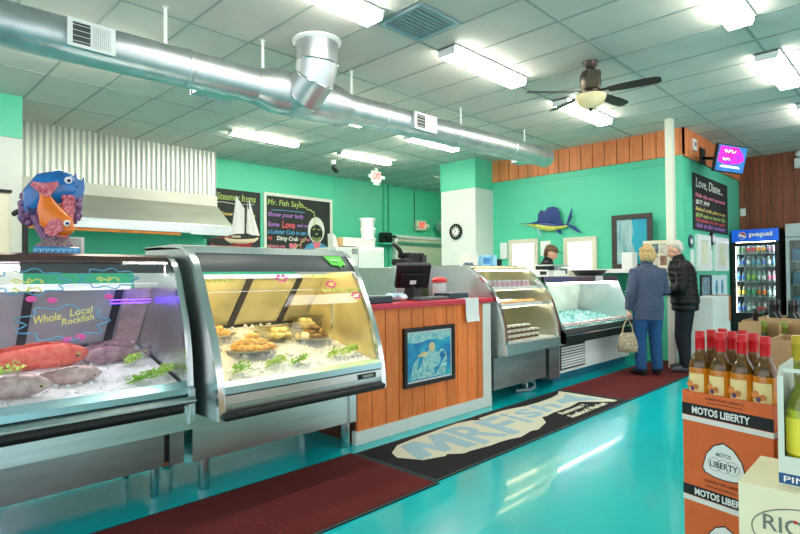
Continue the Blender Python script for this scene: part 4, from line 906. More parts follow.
REDF = mat('red_snapper_skin', (222, 74, 62), .35, noise=(26, .2), col2=(240, 128, 108), bump=(160, .3), coat=.4); REDFIN = mat('red_fin', (226, 96, 84), .4, noise=(20, .2))
BRF = mat('brown_fish_skin', (150, 116, 112), .35, noise=(18, .3), col2=(218, 192, 186), bump=(120, .25), coat=.4); PUF = mat('purple_fish_skin', (126, 84, 110), .35, noise=(22, .5), col2=(186, 150, 160), bump=(90, .4), coat=.4)
fish('red_snapper', 'big red whole fish lying across the ice at the left', 'fish', (.72, 3.62, .86), .62, .17, .13, REDF, -.12, .5, finm=REDFIN, mouth=1)
fish('grey_fish', 'grey-brown fish in front of the red fish, its head on the ice', 'fish', (.84, 3.37, .775), .36, .11, .1, BRF, -.1, .6)
fish('brown_fish', 'brown fish nearest the glass at the left edge', 'fish', (.55, 3.29, .765), .42, .13, .1, BRF, -.18, .6)
fish('rockfish', 'dark mottled purple fish right of the red fish', 'fish', (1.16, 3.6, .84), .36, .12, .12, PUF, PI+.05, -.4, mouth=1)
fish('rockfish', 'slim purple fish lying behind the mottled one', 'fish', (1.17, 3.74, .87), .32, .08, .08, PUF, -.1, .4)
sprig('leafy sprig beside the tail of the purple fish', 1.19, 3.5, z1(3.5)+.02, .11, GREENL, .6, 130)
sprig('long leafy sprig lying along the front of the left ice', 1.1, 3.24, z1(3.24)+.015, .2, GREEN, .1, 130)
sprig('leafy sprig in the right front corner of the left ice', 1.3, 3.3, z1(3.3)+.015, .1, GREENL, .3, 100)
sprig('green leaves under the tail of the red fish', .5, 3.5, z1(3.5)+.03, .16, GREENL, .2, 60)

# ------------------------------------------------------------------ orange plank counter
t = thing('plank_counter', 'orange plank checkout counter with a red top', 'counter', (3.7, 3.5, 0))
bm = new(); x = 2.8
while x < 4.42: box(bm, x, min(x+.147, 4.43), 3.225, 3.25, .1, 1.03); x += .155
obj('plank_front', bm, PLANK, t)
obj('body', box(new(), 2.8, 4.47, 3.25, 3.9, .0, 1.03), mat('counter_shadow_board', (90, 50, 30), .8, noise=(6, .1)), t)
obj('base_trim', box(new(), 2.77, 4.56, 3.21, 3.26, 0, .1), WHITEW, t); obj('corner_trim', box(new(), 4.43, 4.56, 3.215, 3.9, .1, 1.02), WHITEW, t)
obj('counter_top', box(new(), 2.77, 4.57, 3.19, 3.95, 1.03, 1.075), REDTOP, t, bevel=.006)
# painting on the counter front
SEA = mat('painted_sea', (20, 80, 176), .4, noise=(7, .4), col2=(50, 186, 206)); PALE = mat('painted_pale', (196, 226, 222), .5, noise=(30, .4), col2=(70, 178, 190)); SKINP = mat('painted_skin', (226, 206, 160), .5, noise=(9, .2))
t = thing('painting', 'black-framed blue underwater painting on the orange counter front', 'painting', (3.635, 3.2, .35))
bm = new(); x0, x1, z0, z1_, w = 3.3, 3.97, .35, .855, .035
box(bm, x0, x1, 3.195, 3.225, z1_-w, z1_); box(bm, x0, x1, 3.195, 3.225, z0, z0+w); box(bm, x0, x0+w, 3.195, 3.225, z0+w, z1_-w); box(bm, x1-w, x1, 3.195, 3.225, z0+w, z1_-w); obj('frame', bm, BLACK, t, bevel=.004)
obj('mount', box(new(), x0+w, x1-w, 3.213, 3.225, z0+w, z1_-w), PLASTIC_W, t)
cv = obj('canvas', box(new(), x0+w+.014, x1-w-.014, 3.211, 3.213, z0+w+.014, z1_-w-.014), SEA, t)
o = (x0+w+.014, 3.2105, z0+w+.014); Wd, Hd = x1-x0-2*w-.028, z1_-z0-2*w-.028
decal('painted_surf', [(0, Hd*.82), (Wd*.2, Hd*.78), (Wd*.5, Hd*.84), (Wd*.8, Hd*.8), (Wd, Hd*.86), (Wd, Hd), (0, Hd)], PALE, t, o, Xx, Zz)
decal('painted_tail', [(Wd*.05, .01), (Wd*.12, Hd*.35), (Wd*.25, Hd*.5), (Wd*.2, Hd*.2), (Wd*.4, Hd*.45), (Wd*.42, .05), (Wd*.55, Hd*.3), (Wd*.62, .02), (Wd*.75, Hd*.25), (Wd*.86, Hd*.45), (Wd*.9, Hd*.25), (Wd*.85, .01)], PALE, t, o, Xx, Zz)
decal('painted_figure', [(Wd*.3, Hd*.3), (Wd*.36, Hd*.52), (Wd*.46, Hd*.6), (Wd*.6, Hd*.6), (Wd*.72, Hd*.5), (Wd*.76, Hd*.3), (Wd*.62, Hd*.22), (Wd*.44, Hd*.2)], PALE, t, (o[0], o[1]-.001, o[2]), Xx, Zz)
decal('painted_head', [(Wd*(.54+.075*math.cos(a)), Hd*(.67+.1*math.sin(a))) for a in (2*PI*k/16 for k in range(16))], SKINP, t, (o[0], o[1]-.002, o[2]), Xx, Zz)
decal('painted_arm', [(Wd*.2, Hd*.5), (Wd*.34, Hd*.6), (Wd*.46, Hd*.56), (Wd*.38, Hd*.48)], SKINP, t, (o[0], o[1]-.002, o[2]), Xx, Zz)
scribble('painted_coil', [[(Wd*(.78+.1*math.cos(a)), Hd*(.4+.17*math.sin(a))) for a in (PI*(-.5+1.5*k/12) for k in range(13))]], PALE, t, (o[0], o[1]-.001, o[2]), Xx, Zz, .012)
# things on the counter
tag(obj('paper_sheet', prism(new(), [(3.187, 1.08), (3.19, 1.077), (3.3, 1.077), (3.3, 1.08), (3.184, 1.083), (3.181, .93), (3.17, .86), (3.173, .86), (3.184, .93)], 'x', 4.12, 4.32), PLASTIC_W), 'white sheet of paper hanging over the red counter edge', 'paper')
t = thing('till_monitor', 'black till touchscreen seen from behind on the red counter', 'monitor', (3.72, 3.62, 1.075), 0)
MM = Matrix.Translation((3.78, 3.55, 1.3)) @ Matrix.Rotation(math.radians(-32), 4, 'Z') @ Matrix.Rotation(math.radians(28), 4, 'X')
bm = new(); box(bm, -.165, .165, -.03, .03, -.12, .13, MM); obj('screen_casing', bm, BLACK, t, bevel=.012)
bm = new(); box(bm, -.12, .12, -.055, -.03, -.1, .05, MM); obj('rear_cover', bm, BLACK, t, bevel=.01)
bm = new(); box(bm, -.035, .025, -.058, -.055, -.06, -.02, MM); obj('sticker', bm, PLASTIC_W, t)
obj('stand', prism(new(), [(3.5, 1.078), (3.66, 1.078), (3.62, 1.3), (3.56, 1.3)], 'x', 3.76, 3.86), BLACK, t, bevel=.008); obj('foot', box(new(), 3.66, 3.94, 3.42, 3.72, 1.075, 1.095), BLACK, t, bevel=.006)
def term(name, label, cat, x0, x1, y0, y1, h, m, keys=True):
    t = thing(name, label, cat, ((x0+x1)/2, (y0+y1)/2, 1.075)); obj('casing', box(new(), x0, x1, y0, y1, 1.075, 1.075+h), m, t, bevel=.01)
    obj('top_plate', box(new(), x0+.01, x1-.01, y0+.01, y1-.01, 1.075+h, 1.078+h), mat('grey_keys', (120, 130, 136), .5, noise=(50, .4)), t); return t
NAVY = mat('dark_slate_plastic', (40, 58, 70), .4, noise=(9, .1))
term('card_terminal', 'dark slate box at the left end of the red counter', 'terminal', 2.84, 3.22, 3.25, 3.5, .06, NAVY)
term('receipt_printer', 'dark slate box on the red counter behind the hanging paper', 'printer', 4.02, 4.32, 3.3, 3.5, .055, NAVY)
term('keyboard', 'pale keyboard on a raised stand in front of the till', 'keyboard', 3.62, 4.02, 3.3, 3.41, .03, mat('grey_plastic', (96, 100, 102), .5, noise=(9, .05)))
bm = blob((.13, .07, .035), None, .5); bm.transform(Matrix.Translation((3.42, 3.42, 1.115)))
tag(obj('packet', bm, mat('packet_pale_blue', (120, 176, 206), .4, noise=(12, .4), col2=(232, 236, 238)), smooth=True), 'blue and white crumpled packet beside the till stand', 'packet')
t = thing('jar', 'clear jar with a red lid on the counter in front of the steel case end', 'jar', (4.25, 3.62, 1.075))
obj('jar_body', lathe(new(), [(.06, 0), (.068, .01), (.068, .13), (.06, .15)], (4.25, 3.62, 1.08), 18), mat('jar_paper', (222, 224, 224), .3, noise=(9, .2), col2=(170, 190, 196)), t, smooth=True)
obj('jar_lid', lathe(new(), [(.066, .15), (.08, .155), (.08, .18), (.05, .2), (.02, .205)], (4.25, 3.62, 1.08), 18), mat('red_lid', (214, 50, 50), .4), t, smooth=True)
# ------------------------------------------------------------------ case 3: curved steel case beyond the counter
P3 = [(4.0, 1.4), (3.62, 1.4), (3.45, 1.33), (3.3, 1.2), (3.19, 1.05), (3.12, .86), (3.09, .7), (3.085, .5)]
t = thing('prepared_food_case', 'rounded steel glass-fronted case between the orange counter and the long seafood case', 'display case', (5.2, 3.6, 0))
X0, X1 = 4.63, 5.72
PS3 = case_shell(t, X0, X1, P3, 4.1, .5, (.6, 1.385), None, th=.03)
obj('top_cap', box(new(), X0, X1, 3.6, 4.1, 1.39, 1.41), CHROME, t, bevel=.004)
obj('rear_wall', box(new(), X0+.03, X1-.03, 4.02, 4.06, .6, 1.39), MATS['door_gold'], t)
obj('lamp_tube', cyl(new(), (X0+.05, 3.55, 1.355), (X1-.05, 3.55, 1.355), .012, 10), LAMPS, t); obj('lamp_tube', cyl(new(), (X0+.05, 3.4, 1.138), (X1-.05, 3.4, 1.138), .006, 8), LAMPS, t)  # second, thinner tube added to brighten the space under the upper shelf
obj('lamp_tube', cyl(new(), (X0+.05, 3.36, .945), (X1-.05, 3.36, .955), .008, 10), LAMPS, t)
for z, y in ((1.15, 3.36), (.97, 3.3)):
    obj('shelf', box(new(), X0+.03, X1-.03, y, 4.0, z, z+.012), WHITE, t); obj('price_rail', box(new(), X0+.03, X1-.03, y-.012, y, z-.012, z+.025), PLASTIC_W, t)
obj('deck', box(new(), X0+.03, X1-.03, 3.13, 4.02, .59, .61), WHITE, t)
obj('front_apron', box(new(), X0-.003, X1+.003, 3.075, 3.2, .488, .6), STEEL, t, bevel=.006); obj('tub', box(new(), X0+.031, X1-.031, 3.2, 4.05, .46, .585), STEEL, t)
obj('base', box(new(), X0-.03, 5.62, 3.21, 4.0, .14, .46), STEELW, t); obj('base_gap', box(new(), 5.63, 5.66, 3.24, 4.0, .14, .46), BLACK, t)
obj('base_end', box(new(), 5.665, 5.9, 3.19, 4.0, .1, .46), STEELW, t)
for x in (4.75, 5.5): obj('leg', cyl(new(), (x, 3.4, 0), (x, 3.4, .14), .025, 12), STEEL, t)
bm = new(); tube(bm, [(5.25, 3.3, .1), (5.35, 3.28, .13), (5.45, 3.27, .1), (5.47, 3.27, .04), (5.4, 3.28, .02), (5.2, 3.35, .02)], .022, 8); tag(obj('drain_hose', bm, mat('grey_hose', (120, 140, 146), .4, .3), smooth=True), 'grey drain hose looping under the rounded steel case', 'hose')
# food in case 3
tb = thing('food_tub', 'small white tub with a dark band stacked at the front of the rounded case', 'tub', (0, 0, 0), 0, 'small tubs stacked in the rounded case')
obj('tub_body', lathe(new(), [(.035, 0), (.042, .045)], (0, 0, 0), 14), mat('tub_cream', (244, 232, 196), .5), tb, smooth=True); obj('tub_band', lathe(new(), [(.0382, .012), (.0415, .034)], (0, 0, 0), 14), mat('tub_band', (150, 84, 62), .5, noise=(4, .6), col2=(60, 50, 50)), tb, smooth=True); obj('tub_lid', lathe(new(), [(.044, .045), (.044, .053), (0, .053)], (0, 0, 0), 14), PLASTIC_W, tb)
first = True
for L in range(3):
    for k in range(8):
        loc = (4.74+.094*k, 3.21, .611+.0545*L)
        if k > 5 and L > 1: continue
        if first: tb.location = loc; first = False
        else: dup(tb, loc, 0)
pk = thing('food_packet', 'orange and red packet on the middle shelf of the rounded case', 'packet', (0, 0, 0), 0, 'packets on the middle shelf of the rounded case')
bm = new(); tube(bm, [(-.07, 0, .012), (-.04, 0, .024), (.04, 0, .024), (.07, 0, .012)], [(.05, .004), (.055, .02), (.055, .02), (.05, .004)], 12, ref=V((0, 0, 1))); obj('packet_body', bm, mat('packet_salmon', (232, 140, 86), .35, noise=(20, .5), col2=(240, 208, 150)), pk, smooth=True); obj('packet_label', box(new(), -.025, .025, -.02, .02, .042, .0455), PLASTIC_W, pk)
for k in range(6):
    loc = (4.77+.165*k, 3.4, .983)
    if k == 0: pk.location = loc
    else: dup(pk, loc, random.uniform(-.3, .3))
jr = thing('small_jar', 'small jar of pink dip on the top shelf of the rounded case', 'jar', (0, 0, 0), 0, 'small jars on the top shelf of the rounded case')
obj('jar_body', lathe(new(), [(.034, 0), (.038, .006), (.038, .06), (.034, .066)], (0, 0, 0), 12), mat('pink_dip', (176, 110, 140), .3, noise=(8, .5), col2=(226, 214, 220)), jr, smooth=True); obj('jar_lid', lathe(new(), [(.037, .066), (.037, .08), (0, .08)], (0, 0, 0), 12), mat('pale_lid', (200, 206, 210), .4), jr)
for k in range(10):
    loc = (4.74+.095*k, 3.44, 1.163)
    if k == 0: jr.location = loc
    else: dup(jr, loc, 0)
# things standing on case 3
def cbox(name, label, cat, x0, x1, y0, y1, z0, z1, m, face_m=None):
    t = thing(name, label, cat, ((x0+x1)/2, (y0+y1)/2, z0)); obj('carton', box(new(), x0, x1, y0, y1, z0, z1), m, t, bevel=.003)
    if face_m: obj('printed_panel', box(new(), x0+.015, x1-.015, y0-.002, y0, z0+.02, z1-.03), face_m, t)
    return t
PB = mat('pale_blue_card', (150, 205, 232), .5, noise=(9, .15)); BLUEP = mat('blue_print', (70, 140, 200), .5, noise=(9, .3))
cbox('white_carton', 'upright white carton on the rounded steel case', 'box', 4.95, 5.09, 3.75, 3.9, 1.411, 1.55, WHITEC)
cbox('blue_carton', 'pale blue printed carton on the rounded steel case', 'box', 5.13, 5.3, 3.72, 3.86, 1.411, 1.53, PB, BLUEP)
cbox('blue_carton', 'narrow pale blue carton beside the printed one', 'box', 5.31, 5.39, 3.7, 3.86, 1.411, 1.535, PB)
tag(obj('black_cup', lathe(new(), [(.04, 0), (.05, .07), (.052, .075), (.045, .075), (.036, .01)], (5.47, 3.74, 1.411), 16), BLACK, smooth=True), 'small black cup on the rounded steel case', 'cup')
tag(obj('yellow_tub', lathe(new(), [(.03, 0), (.045, .06), (.047, .07), (.0, .07)], (5.66, 3.9, 1.411), 16), mat('yellow_tub', (240, 230, 130), .5), smooth=True), 'small yellow tub on the rounded steel case', 'tub')
tag(obj('glass_figurines', prism(new(), [(4.72+.02*k, 1.411+(.03 if k % 2 else .008)) for k in range(9)]+[(4.9, 1.411), (4.72, 1.411)], 'y', 3.66, 3.68), mat('ornament_grey', (90, 110, 130), .2, noise=(30, .4))), 'row of tiny dark ornaments along the edge of the rounded steel case', 'ornament')
t = thing('black_machine', 'black machine with a raised arm behind the till, beside the white pillar', 'machine', (4.42, 4.3, 1.395))
BX, BY, BZ = 4.55, 4.3, 1.4
obj('machine_body', box(new(), BX-.02, BX+.25, BY, BY+.2, BZ, BZ+.17), BLACK, t, bevel=.02); obj('machine_head', box(new(), BX-.12, BX+.0, BY-.02, BY+.2, BZ+.02, BZ+.1), BLACK, t, bevel=.02)
bm = new(); tube(bm, [(BX, BY+.1, BZ+.08), (BX-.08, BY+.1, BZ+.2), (BX-.17, BY+.1, BZ+.26), (BX-.22, BY+.1, BZ+.24)], [.03, .026, .024, .014], 10); obj('arm', bm, BLACK, t, smooth=True)
obj('clip', box(new(), BX+.17, BX+.24, BY-.03, BY, BZ+.05, BZ+.14), mat('dark_grey_plastic', (60, 62, 66), .4), t)
bm = new(); tube(bm, [(4.9, 4.6, 1.4), (4.9, 4.6, 1.5), (4.94, 4.6, 1.53), (5.1, 4.6, 1.53), (5.13, 4.6, 1.5), (5.13, 4.6, 1.4)], .006, 6); tag(obj('wire_stand', bm, STEEL, smooth=True), 'thin wire stand in front of the white pillar', 'stand')
tag(obj('steel_cabinet', box(new(), 4.2, 5.3, 4.2, 5.0, 0, 1.395), STEEL, bevel=.006), 'steel cabinet behind the rounded case, under the black machine', 'cabinet')

# ------------------------------------------------------------------ case 4: long seafood case
t = thing('seafood_case', 'long slanted-glass seafood case in front of the couple', 'display case', (7, 3.7, 0))
X0, X1 = 5.93, 8.05
P4 = [(4.1, 1.27), (3.42, 1.27), (3.4, 1.25), (3.3, 1.0), (3.16, .64), (3.13, .6), (3.12, .48)]
for a, b in ((X0, X0+.03), (X1-.03, X1)): obj('end_panel', prism(new(), P4+[(4.1, .48)], 'x', a, b), STEEL, t)
BRN = mat('brown_blue_band', (104, 78, 84), .4, noise=(1.2, .3), col2=(70, 84, 130))
obj('top_band', box(new(), X0, X1, 3.39, 3.44, 1.2, 1.275), BRN, t, bevel=.005); obj('top_shelf', box(new(), X0, X1, 3.44, 4.15, 1.255, 1.275), WHITE, t)
obj('lamp_tube', cyl(new(), (X0+.05, 3.5, 1.19), (X1-.05, 3.5, 1.19), .014, 10), LAMPW, t)
obj('slanted_glass', prism(new(), [(3.4, 1.2), (3.16, .64), (3.165, .64), (3.405, 1.2)], 'x', X0+.03, X1-.03), GLASS, t)
obj('rear_wall', prism(new(), [(4.05, .6), (3.95, 1.25), (3.97, 1.25), (4.08, .6)], 'x', X0+.03, X1-.03), mat('pale_green_lining', (206, 222, 200), .35, noise=(2, .15)), t)
obj('deck', prism(new(), [(3.18, .5), (3.18, .62), (4.04, .74), (4.04, .5)], 'x', X0+.03, X1-.03), WHITE, t)
obj('front_rail', prism(new(), [(3.11, .6), (3.16, .645), (3.2, .645), (3.2, .48), (3.12, .48)], 'x', X0, X1), RUBBER, t)
obj('rail_strip', box(new(), X0, X1, 3.108, 3.112, .575, .59), CHROME, t)
obj('base', box(new(), X0, X1, 3.24, 4.1, .12, .48), WHITE, t); obj('toe', box(new(), X0, X1, 3.3, 4.0, 0, .12), mat('toe_teal', (20, 110, 130), .6, noise=(9, .1)), t)
bm = new()
for k in range(8): prism(bm, [(3.236, .17+.033*k), (3.226, .176+.033*k), (3.226, .19+.033*k), (3.236, .196+.033*k)], 'x', 6.02, 6.62)
g = obj('vent_grille', box(new(), 6.0, 6.64, 3.234, 3.24, .155, .45), BLACK, t); obj('vent_slats', bm, WHITE, g)
obj('bracket', prism(new(), [(3.45, .74), (3.62, .74), (3.9, 1.15), (3.75, 1.17)], 'x', 6.28, 6.31), WHITE, t)
tealice = mat('teal_ice_liner', (60, 178, 160), .35, noise=(9, .3), col2=(200, 236, 226), bump=(30, .6))
ice_bed('crushed_ice', 'teal-tinted ice bed inside the long slanted-glass case', X0+.04, X1-.04, 3.2, .63, 4.0, .76, .02, tealice)
FIL = mat('fillet_pale', (236, 214, 206), .35, noise=(12, .2), col2=(206, 130, 110), coat=.4)
ft = None
for k in range(9):
    loc = (6.15+.22*k, 3.3, .668)
    if ft is None:
        ft = thing('fish_fillet', 'pale fish fillet in a white tray at the front of the long seafood case', 'fillet', (0, 0, 0), 0, 'fillets in the long seafood case')
        bm = new(); tube(bm, [(-.08, 0, .012), (-.04, .005, .018), (.04, 0, .018), (.09, 0, .01)], [(.02, .006), (.04, .014), (.035, .012), (.01, .004)], 12, ref=V((0, 0, 1))); obj('fillet_flesh', bm, FIL, ft, smooth=True)
        bm = new(); box(bm, -.1, .1, -.05, .05, -.004, .0); obj('tray', bm, PLASTIC_W, ft); ft.location = loc
    else: dup(ft, loc, random.uniform(-.25, .25))
# on top of case 4
t = thing('scale', 'white weighing scale with a steel pan on the long seafood case', 'scale', (7.0, 3.8, 1.275))
obj('scale_body', box(new(), 6.75, 7.05, 3.7, 3.95, 1.276, 1.36), PLASTIC_W, t, bevel=.015); obj('display_panel', box(new(), 6.98, 7.3, 3.78, 3.84, 1.276, 1.41), PLASTIC_W, t, bevel=.01); obj('display', box(new(), 7.04, 7.24, 3.775, 3.78, 1.31, 1.38), mat('display_dark', (80, 96, 100), .3), t); obj('pan', box(new(), 6.62, 7.1, 3.66, 3.98, 1.42, 1.435), STEEL, t, bevel=.006); obj('pan_post', cyl(new(), (6.9, 3.85, 1.36), (6.9, 3.85, 1.42), .03, 12), BLACK, t)
t = thing('label_printer', 'small white label printer left of the scale on the long case', 'printer', (6.4, 3.75, 1.275)); obj('printer_body', box(new(), 6.3, 6.58, 3.7, 3.88, 1.276, 1.365), PLASTIC_W, t, bevel=.01); obj('printer_panel', box(new(), 6.36, 6.52, 3.694, 3.7, 1.3, 1.345), BLACK, t)
tag(obj('white_tray_stack', box(new(), 6.0, 6.3, 3.8, 4.1, 1.276, 1.42), PLASTIC_W, bevel=.01), 'stack of white trays in front of the worker in the cap', 'tray')
t = thing('black_tray', 'shallow black tray on the long case left of the woman', 'tray', (7.75, 3.7, 1.275)); obj('tray_pan', lathe(new(), [(.18, 0), (.24, .07), (.26, .075), (.26, .085), (.23, .08), (.17, .012)], (7.8, 3.72, 1.276), 24), BLACK, t, smooth=True); obj('tray_liner', lathe(new(), [(.0, .076), (.235, .083), (.0, .09)], (7.8, 3.72, 1.276), 24), PLASTIC_W, t)
cbox('white_jug', 'white jug standing behind the black tray', 'jug', 8.12, 8.3, 3.2, 3.36, 1.381, 1.62, PLASTIC_W)
tag(obj('price_card', prism(new(), [(3.385, 1.2), (3.375, 1.2), (3.382, 1.28), (3.388, 1.28)], 'x', 7.3, 7.52), PLASTIC_W), 'white price card on the band of the long seafood case', 'card')
t = thing('magazine_rack', 'cream rack of printed cards behind the couple', 'rack', (8.3, 2.95, 1.381)); obj('rack_board', box(new(), 8.2, 8.23, 2.72, 3.08, 1.381, 1.78), CREAM, t, bevel=.004)
for k in range(3):
    for j in range(2): obj('card', box(new(), 8.193, 8.2, 2.75+.11*k, 2.84+.11*k, 1.42+.17*j, 1.56+.17*j), mat('card_print_%d' % ((k+j) % 3), [(150, 110, 96), (196, 190, 180), (96, 120, 130)][(k+j) % 3], .5, noise=(18, .5)), t)

# ------------------------------------------------------------------ floor mats
def floor_mat(name, label, pts, m, edge=True):
    t = thing(name, label, 'floor mat', (pts[0][0], pts[0][1], 0)); obj('pile', prism(new(), pts, 'z', .001, .01), m, t)
    if edge:
        (xa, ya), (xb, yb) = pts[0], pts[2]; bm = new(); e = .022
        box(bm, xa-e, xb+e, ya-e, ya, 0, .008); box(bm, xa-e, xb+e, yb, yb+e, 0, .008); box(bm, xa-e, xa, ya, yb, 0, .008); box(bm, xb, xb+e, ya, yb, 0, .008); obj('edge', bm, MATEDGE, t)
    return t
floor_mat('carpet_mat', 'red-brown carpet runner in front of the two left display cases', [(-.6, 2.27), (2.6, 2.27), (2.6, 3.07), (-.6, 3.07)], MATRED)
t = floor_mat('logo_mat', 'long black floor mat with a cream and blue fish-shop logo', [(2.65, 2.3), (5.59, 2.3), (5.59, 3.04), (2.65, 3.04)], MATBLK)
floor_mat('carpet_mat', 'red-brown carpet runner under the couple at the far case', [(5.66, 2.3), (9.0, 2.3), (9.0, 3.06), (5.66, 3.06)], MATRED)
def matlogo(s, x, w, y, h, rot=0., sh=.25):
    d = (math.cos(rot), math.sin(rot), 0); u = (-math.sin(rot), math.cos(rot), 0)
    writing('logo_lettering', s, LOGOC, t, (x, y, .0105), d, u, w, h, .0014, .05, sh)
# chunky logo built from overlapping letters: heavy cream letters with pale blue cores
LP = [(2.815, 2.865), (2.965, 2.963), (3.144, 2.985), (3.32, 2.995), (3.506, 3.01), (3.772, 3.02), (3.92, 2.99), (4.0, 2.93), (4.02, 2.98), (4.384, 2.985), (4.514, 2.968), (4.723, 2.92), (4.941, 2.909), (5.204, 2.917), (5.404, 2.948), (5.56, 3.02), (5.57, 2.9), (5.56, 2.367), (5.48, 2.368), (5.237, 2.62), (4.986, 2.59), (4.65, 2.593), (4.518, 2.575), (4.455, 2.59), (4.313, 2.469), (4.076, 2.404), (3.996, 2.426), (3.794, 2.395), (3.692, 2.426), (3.571, 2.442), (3.449, 2.445), (3.239, 2.479), (3.165, 2.477), (3.073, 2.556), (3.03, 2.538), (2.857, 2.598), (2.806, 2.695), (2.767, 2.766)]
decal('logo_backing', LP, LOGOC, t, (0, 0, .0101), (1, 0, 0), (0, 1, 0), .0008)
def letter(s, x, w, y, h, sh=.12): writing('logo_letter', s, LOGOB, t, (x, y, .011), (1, 0, 0), (0, 1, 0), w, h, .0008, .025, sh)
decal('logo_letter', [(2.84, 2.62), (2.98, 2.62), (3.06, 2.8), (3.1, 2.6), (3.18, 2.6), (3.3, 2.78), (3.28, 2.54), (3.4, 2.52), (3.46, 2.94), (3.3, 2.95), (3.18, 2.76), (3.12, 2.94), (2.96, 2.92)], LOGOB, t, (0, 0, .011), (1, 0, 0), (0, 1, 0), .0008)
for s, x, w, y, h in (('R', 3.44, .36, 2.5, .46), ('F', 3.8, .4, 2.47, .46), ('i', 4.2, .12, 2.56, .36), ('s', 4.34, .28, 2.62, .26), ('h', 4.64, .34, 2.64, .24)): letter(s, x, w, y, h)
decal('logo_tail', [(5.04, 2.7), (5.2, 2.68), (5.34, 2.6), (5.48, 2.47), (5.5, 2.62), (5.42, 2.72), (5.48, 2.9), (5.3, 2.82), (5.12, 2.82)], LOGOB, t, (0, 0, .011), (1, 0, 0), (0, 1, 0), .0008)
matlogo('Restaurant &', 4.66, .52, 2.49, .07); matlogo('Seafood Market', 4.62, .74, 2.37, .08)

# ------------------------------------------------------------------ wine display
RZ = math.radians(-14); OC = V((2.074, .383, 0))
Mo = Matrix.Translation(OC) @ Matrix.Rotation(RZ, 4, 'Z')
def ori(name, label, cat, z, group=None): return thing(name, label, cat, OC+V((0, 0, z)), RZ, group)
W, D = .30, .245
F = lambda y, z, x=-.0006: Mo @ V((x, y, z))
ND = (Mo.to_3x3() @ V((0, -1, 0)))
def wine_box(name, label, z0, z1, logo=True):
    t = ori(name, label, 'wine box', z0)
    obj('carton', box(new(), 0, D, 0, W, z0+.018, z1-.0, Mo), ORANGEC, t, bevel=.002)
    obj('white_lip', box(new(), -.001, D+.001, -.001, W+.001, z0, z0+.018, Mo), WHITEC, t)
    obj('black_band', box(new(), -.0008, .002, -.0008, W+.0008, z0+.02, z0+.056, Mo), INK, t)
    writing('band_lettering', 'MOTOS LIBERTY', INKW, t, F(W*.86, z0+.026, -.0012), ND, (0, 0, 1), .185, .024, .0008, .03)
    if logo:
        cx, cz = W*.52, lerp(z0, z1, .58)
        sh = [(0, .058), (.03, .045), (.055, .015), (.068, -.03), (.06, -.042), (.03, -.05), (0, -.052), (-.03, -.05), (-.06, -.042), (-.068, -.03), (-.055, .015), (-.03, .045)]
        sh = [(x*1.04, z*1.1) for x, z in sh]; o = F(cx, cz, -.0008)
        decal('logo_outline', [(x*1.06, z*1.07) for x, z in sh], INK, t, o, ND, (0, 0, 1), .0006); decal('logo_shield', sh, INKW, t, F(cx, cz, -.0015), ND, (0, 0, 1), .0006)
        writing('logo_lettering', 'LIBERTY', INK, t, F(cx, cz-.012, -.0022), ND, (0, 0, 1), .092, .02, .0006, .01, align='CENTER'); writing('logo_lettering', 'MOTOS', INKG, t, F(cx, cz+.024, -.0022), ND, (0, 0, 1), .05, .014, .0006, .01, align='CENTER')
        bm = new()
        for a in (-.03, 0, .03):
            c0 = F(cx+a, cz-.012, -.0021); tube(bm, [c0+ND*(.022*math.cos(q))+V((0, 0, .022*math.sin(q))) for q in (2*PI*k/20 for k in range(21))], .0008, 4)
        obj('logo_rings', bm, INKG, t)
        writing('small_print', 'MADE FOR LIBERTY', INK, t, F(cx, z0+.088, -.0012), ND, (0, 0, 1), .13, .0085, .0006, align='CENTER'); writing('small_print', 'www.motosliberty.com', INK, t, F(cx, z0+.07, -.0012), ND, (0, 0, 1), .13, .0085, .0006, align='CENTER')
    return t
tag(obj('pallet', box(new(), .0, D, 0, W, 0, .21, Mo), KRAFT), 'plain card box under the orange wine boxes', 'box')
wine_box('wine_box', 'orange wine box at the bottom of the stack, cut off by the photo edge', .211, .487)
wine_box('wine_box', 'orange wine box with a white shield logo, under the tray of bottles', .4875, .772)
t = ori('wine_tray', 'orange cut-down wine box holding red-capped bottles', 'wine tray', .7725); z0 = .7725
obj('white_lip', box(new(), -.001, D+.001, -.001, W+.001, z0, z0+.018, Mo), WHITEC, t)
bm = new(); zt = .878; box(bm, 0, .004, 0, W, z0+.018, zt, Mo); box(bm, D-.004, D, 0, W, z0+.018, zt, Mo); box(bm, .004, D-.004, 0, .004, z0+.018, zt, Mo); box(bm, .004, D-.004, W-.004, W, z0+.018, zt, Mo); obj('tray_wall', bm, ORANGEC, t)
obj('black_band', box(new(), -.0008, .002, -.0008, W+.0008, z0+.02, z0+.062, Mo), INK, t)
writing('band_lettering', 'MOTOS LIBERTY', INKW, t, F(W*.88, z0+.028, -.0012), ND, (0, 0, 1), .195, .026, .0008, .03)
writing('small_print', 'MADE FOR LIBERTY', INK, t, F(W*.5, z0+.089, -.001), ND, (0, 0, 1), .13, .007, .0006, align='CENTER'); writing('small_print', 'www.motosliberty.com', INK, t, F(W*.5, z0+.075, -.001), ND, (0, 0, 1), .12, .007, .0006, align='CENTER')
AMBER = mat('amber_wine', (232, 146, 18), .1, noise=(14, .35), col2=(196, 104, 10), coat=.3); NECK = mat('dark_amber_glass', (118, 76, 14), .1, noise=(60, .5), col2=(70, 50, 14), coat=.5); REDCAP = mat('red_capsule', (206, 8, 22), .35, noise=(9, .1), coat=.15); LAB = mat('bottle_label', (240, 212, 150), .6, noise=(16, .05)); ART1 = mat('label_purple', (110, 70, 110), .6, noise=(60, .4)); ART2 = mat('label_orange', (214, 130, 60), .6, noise=(60, .4))
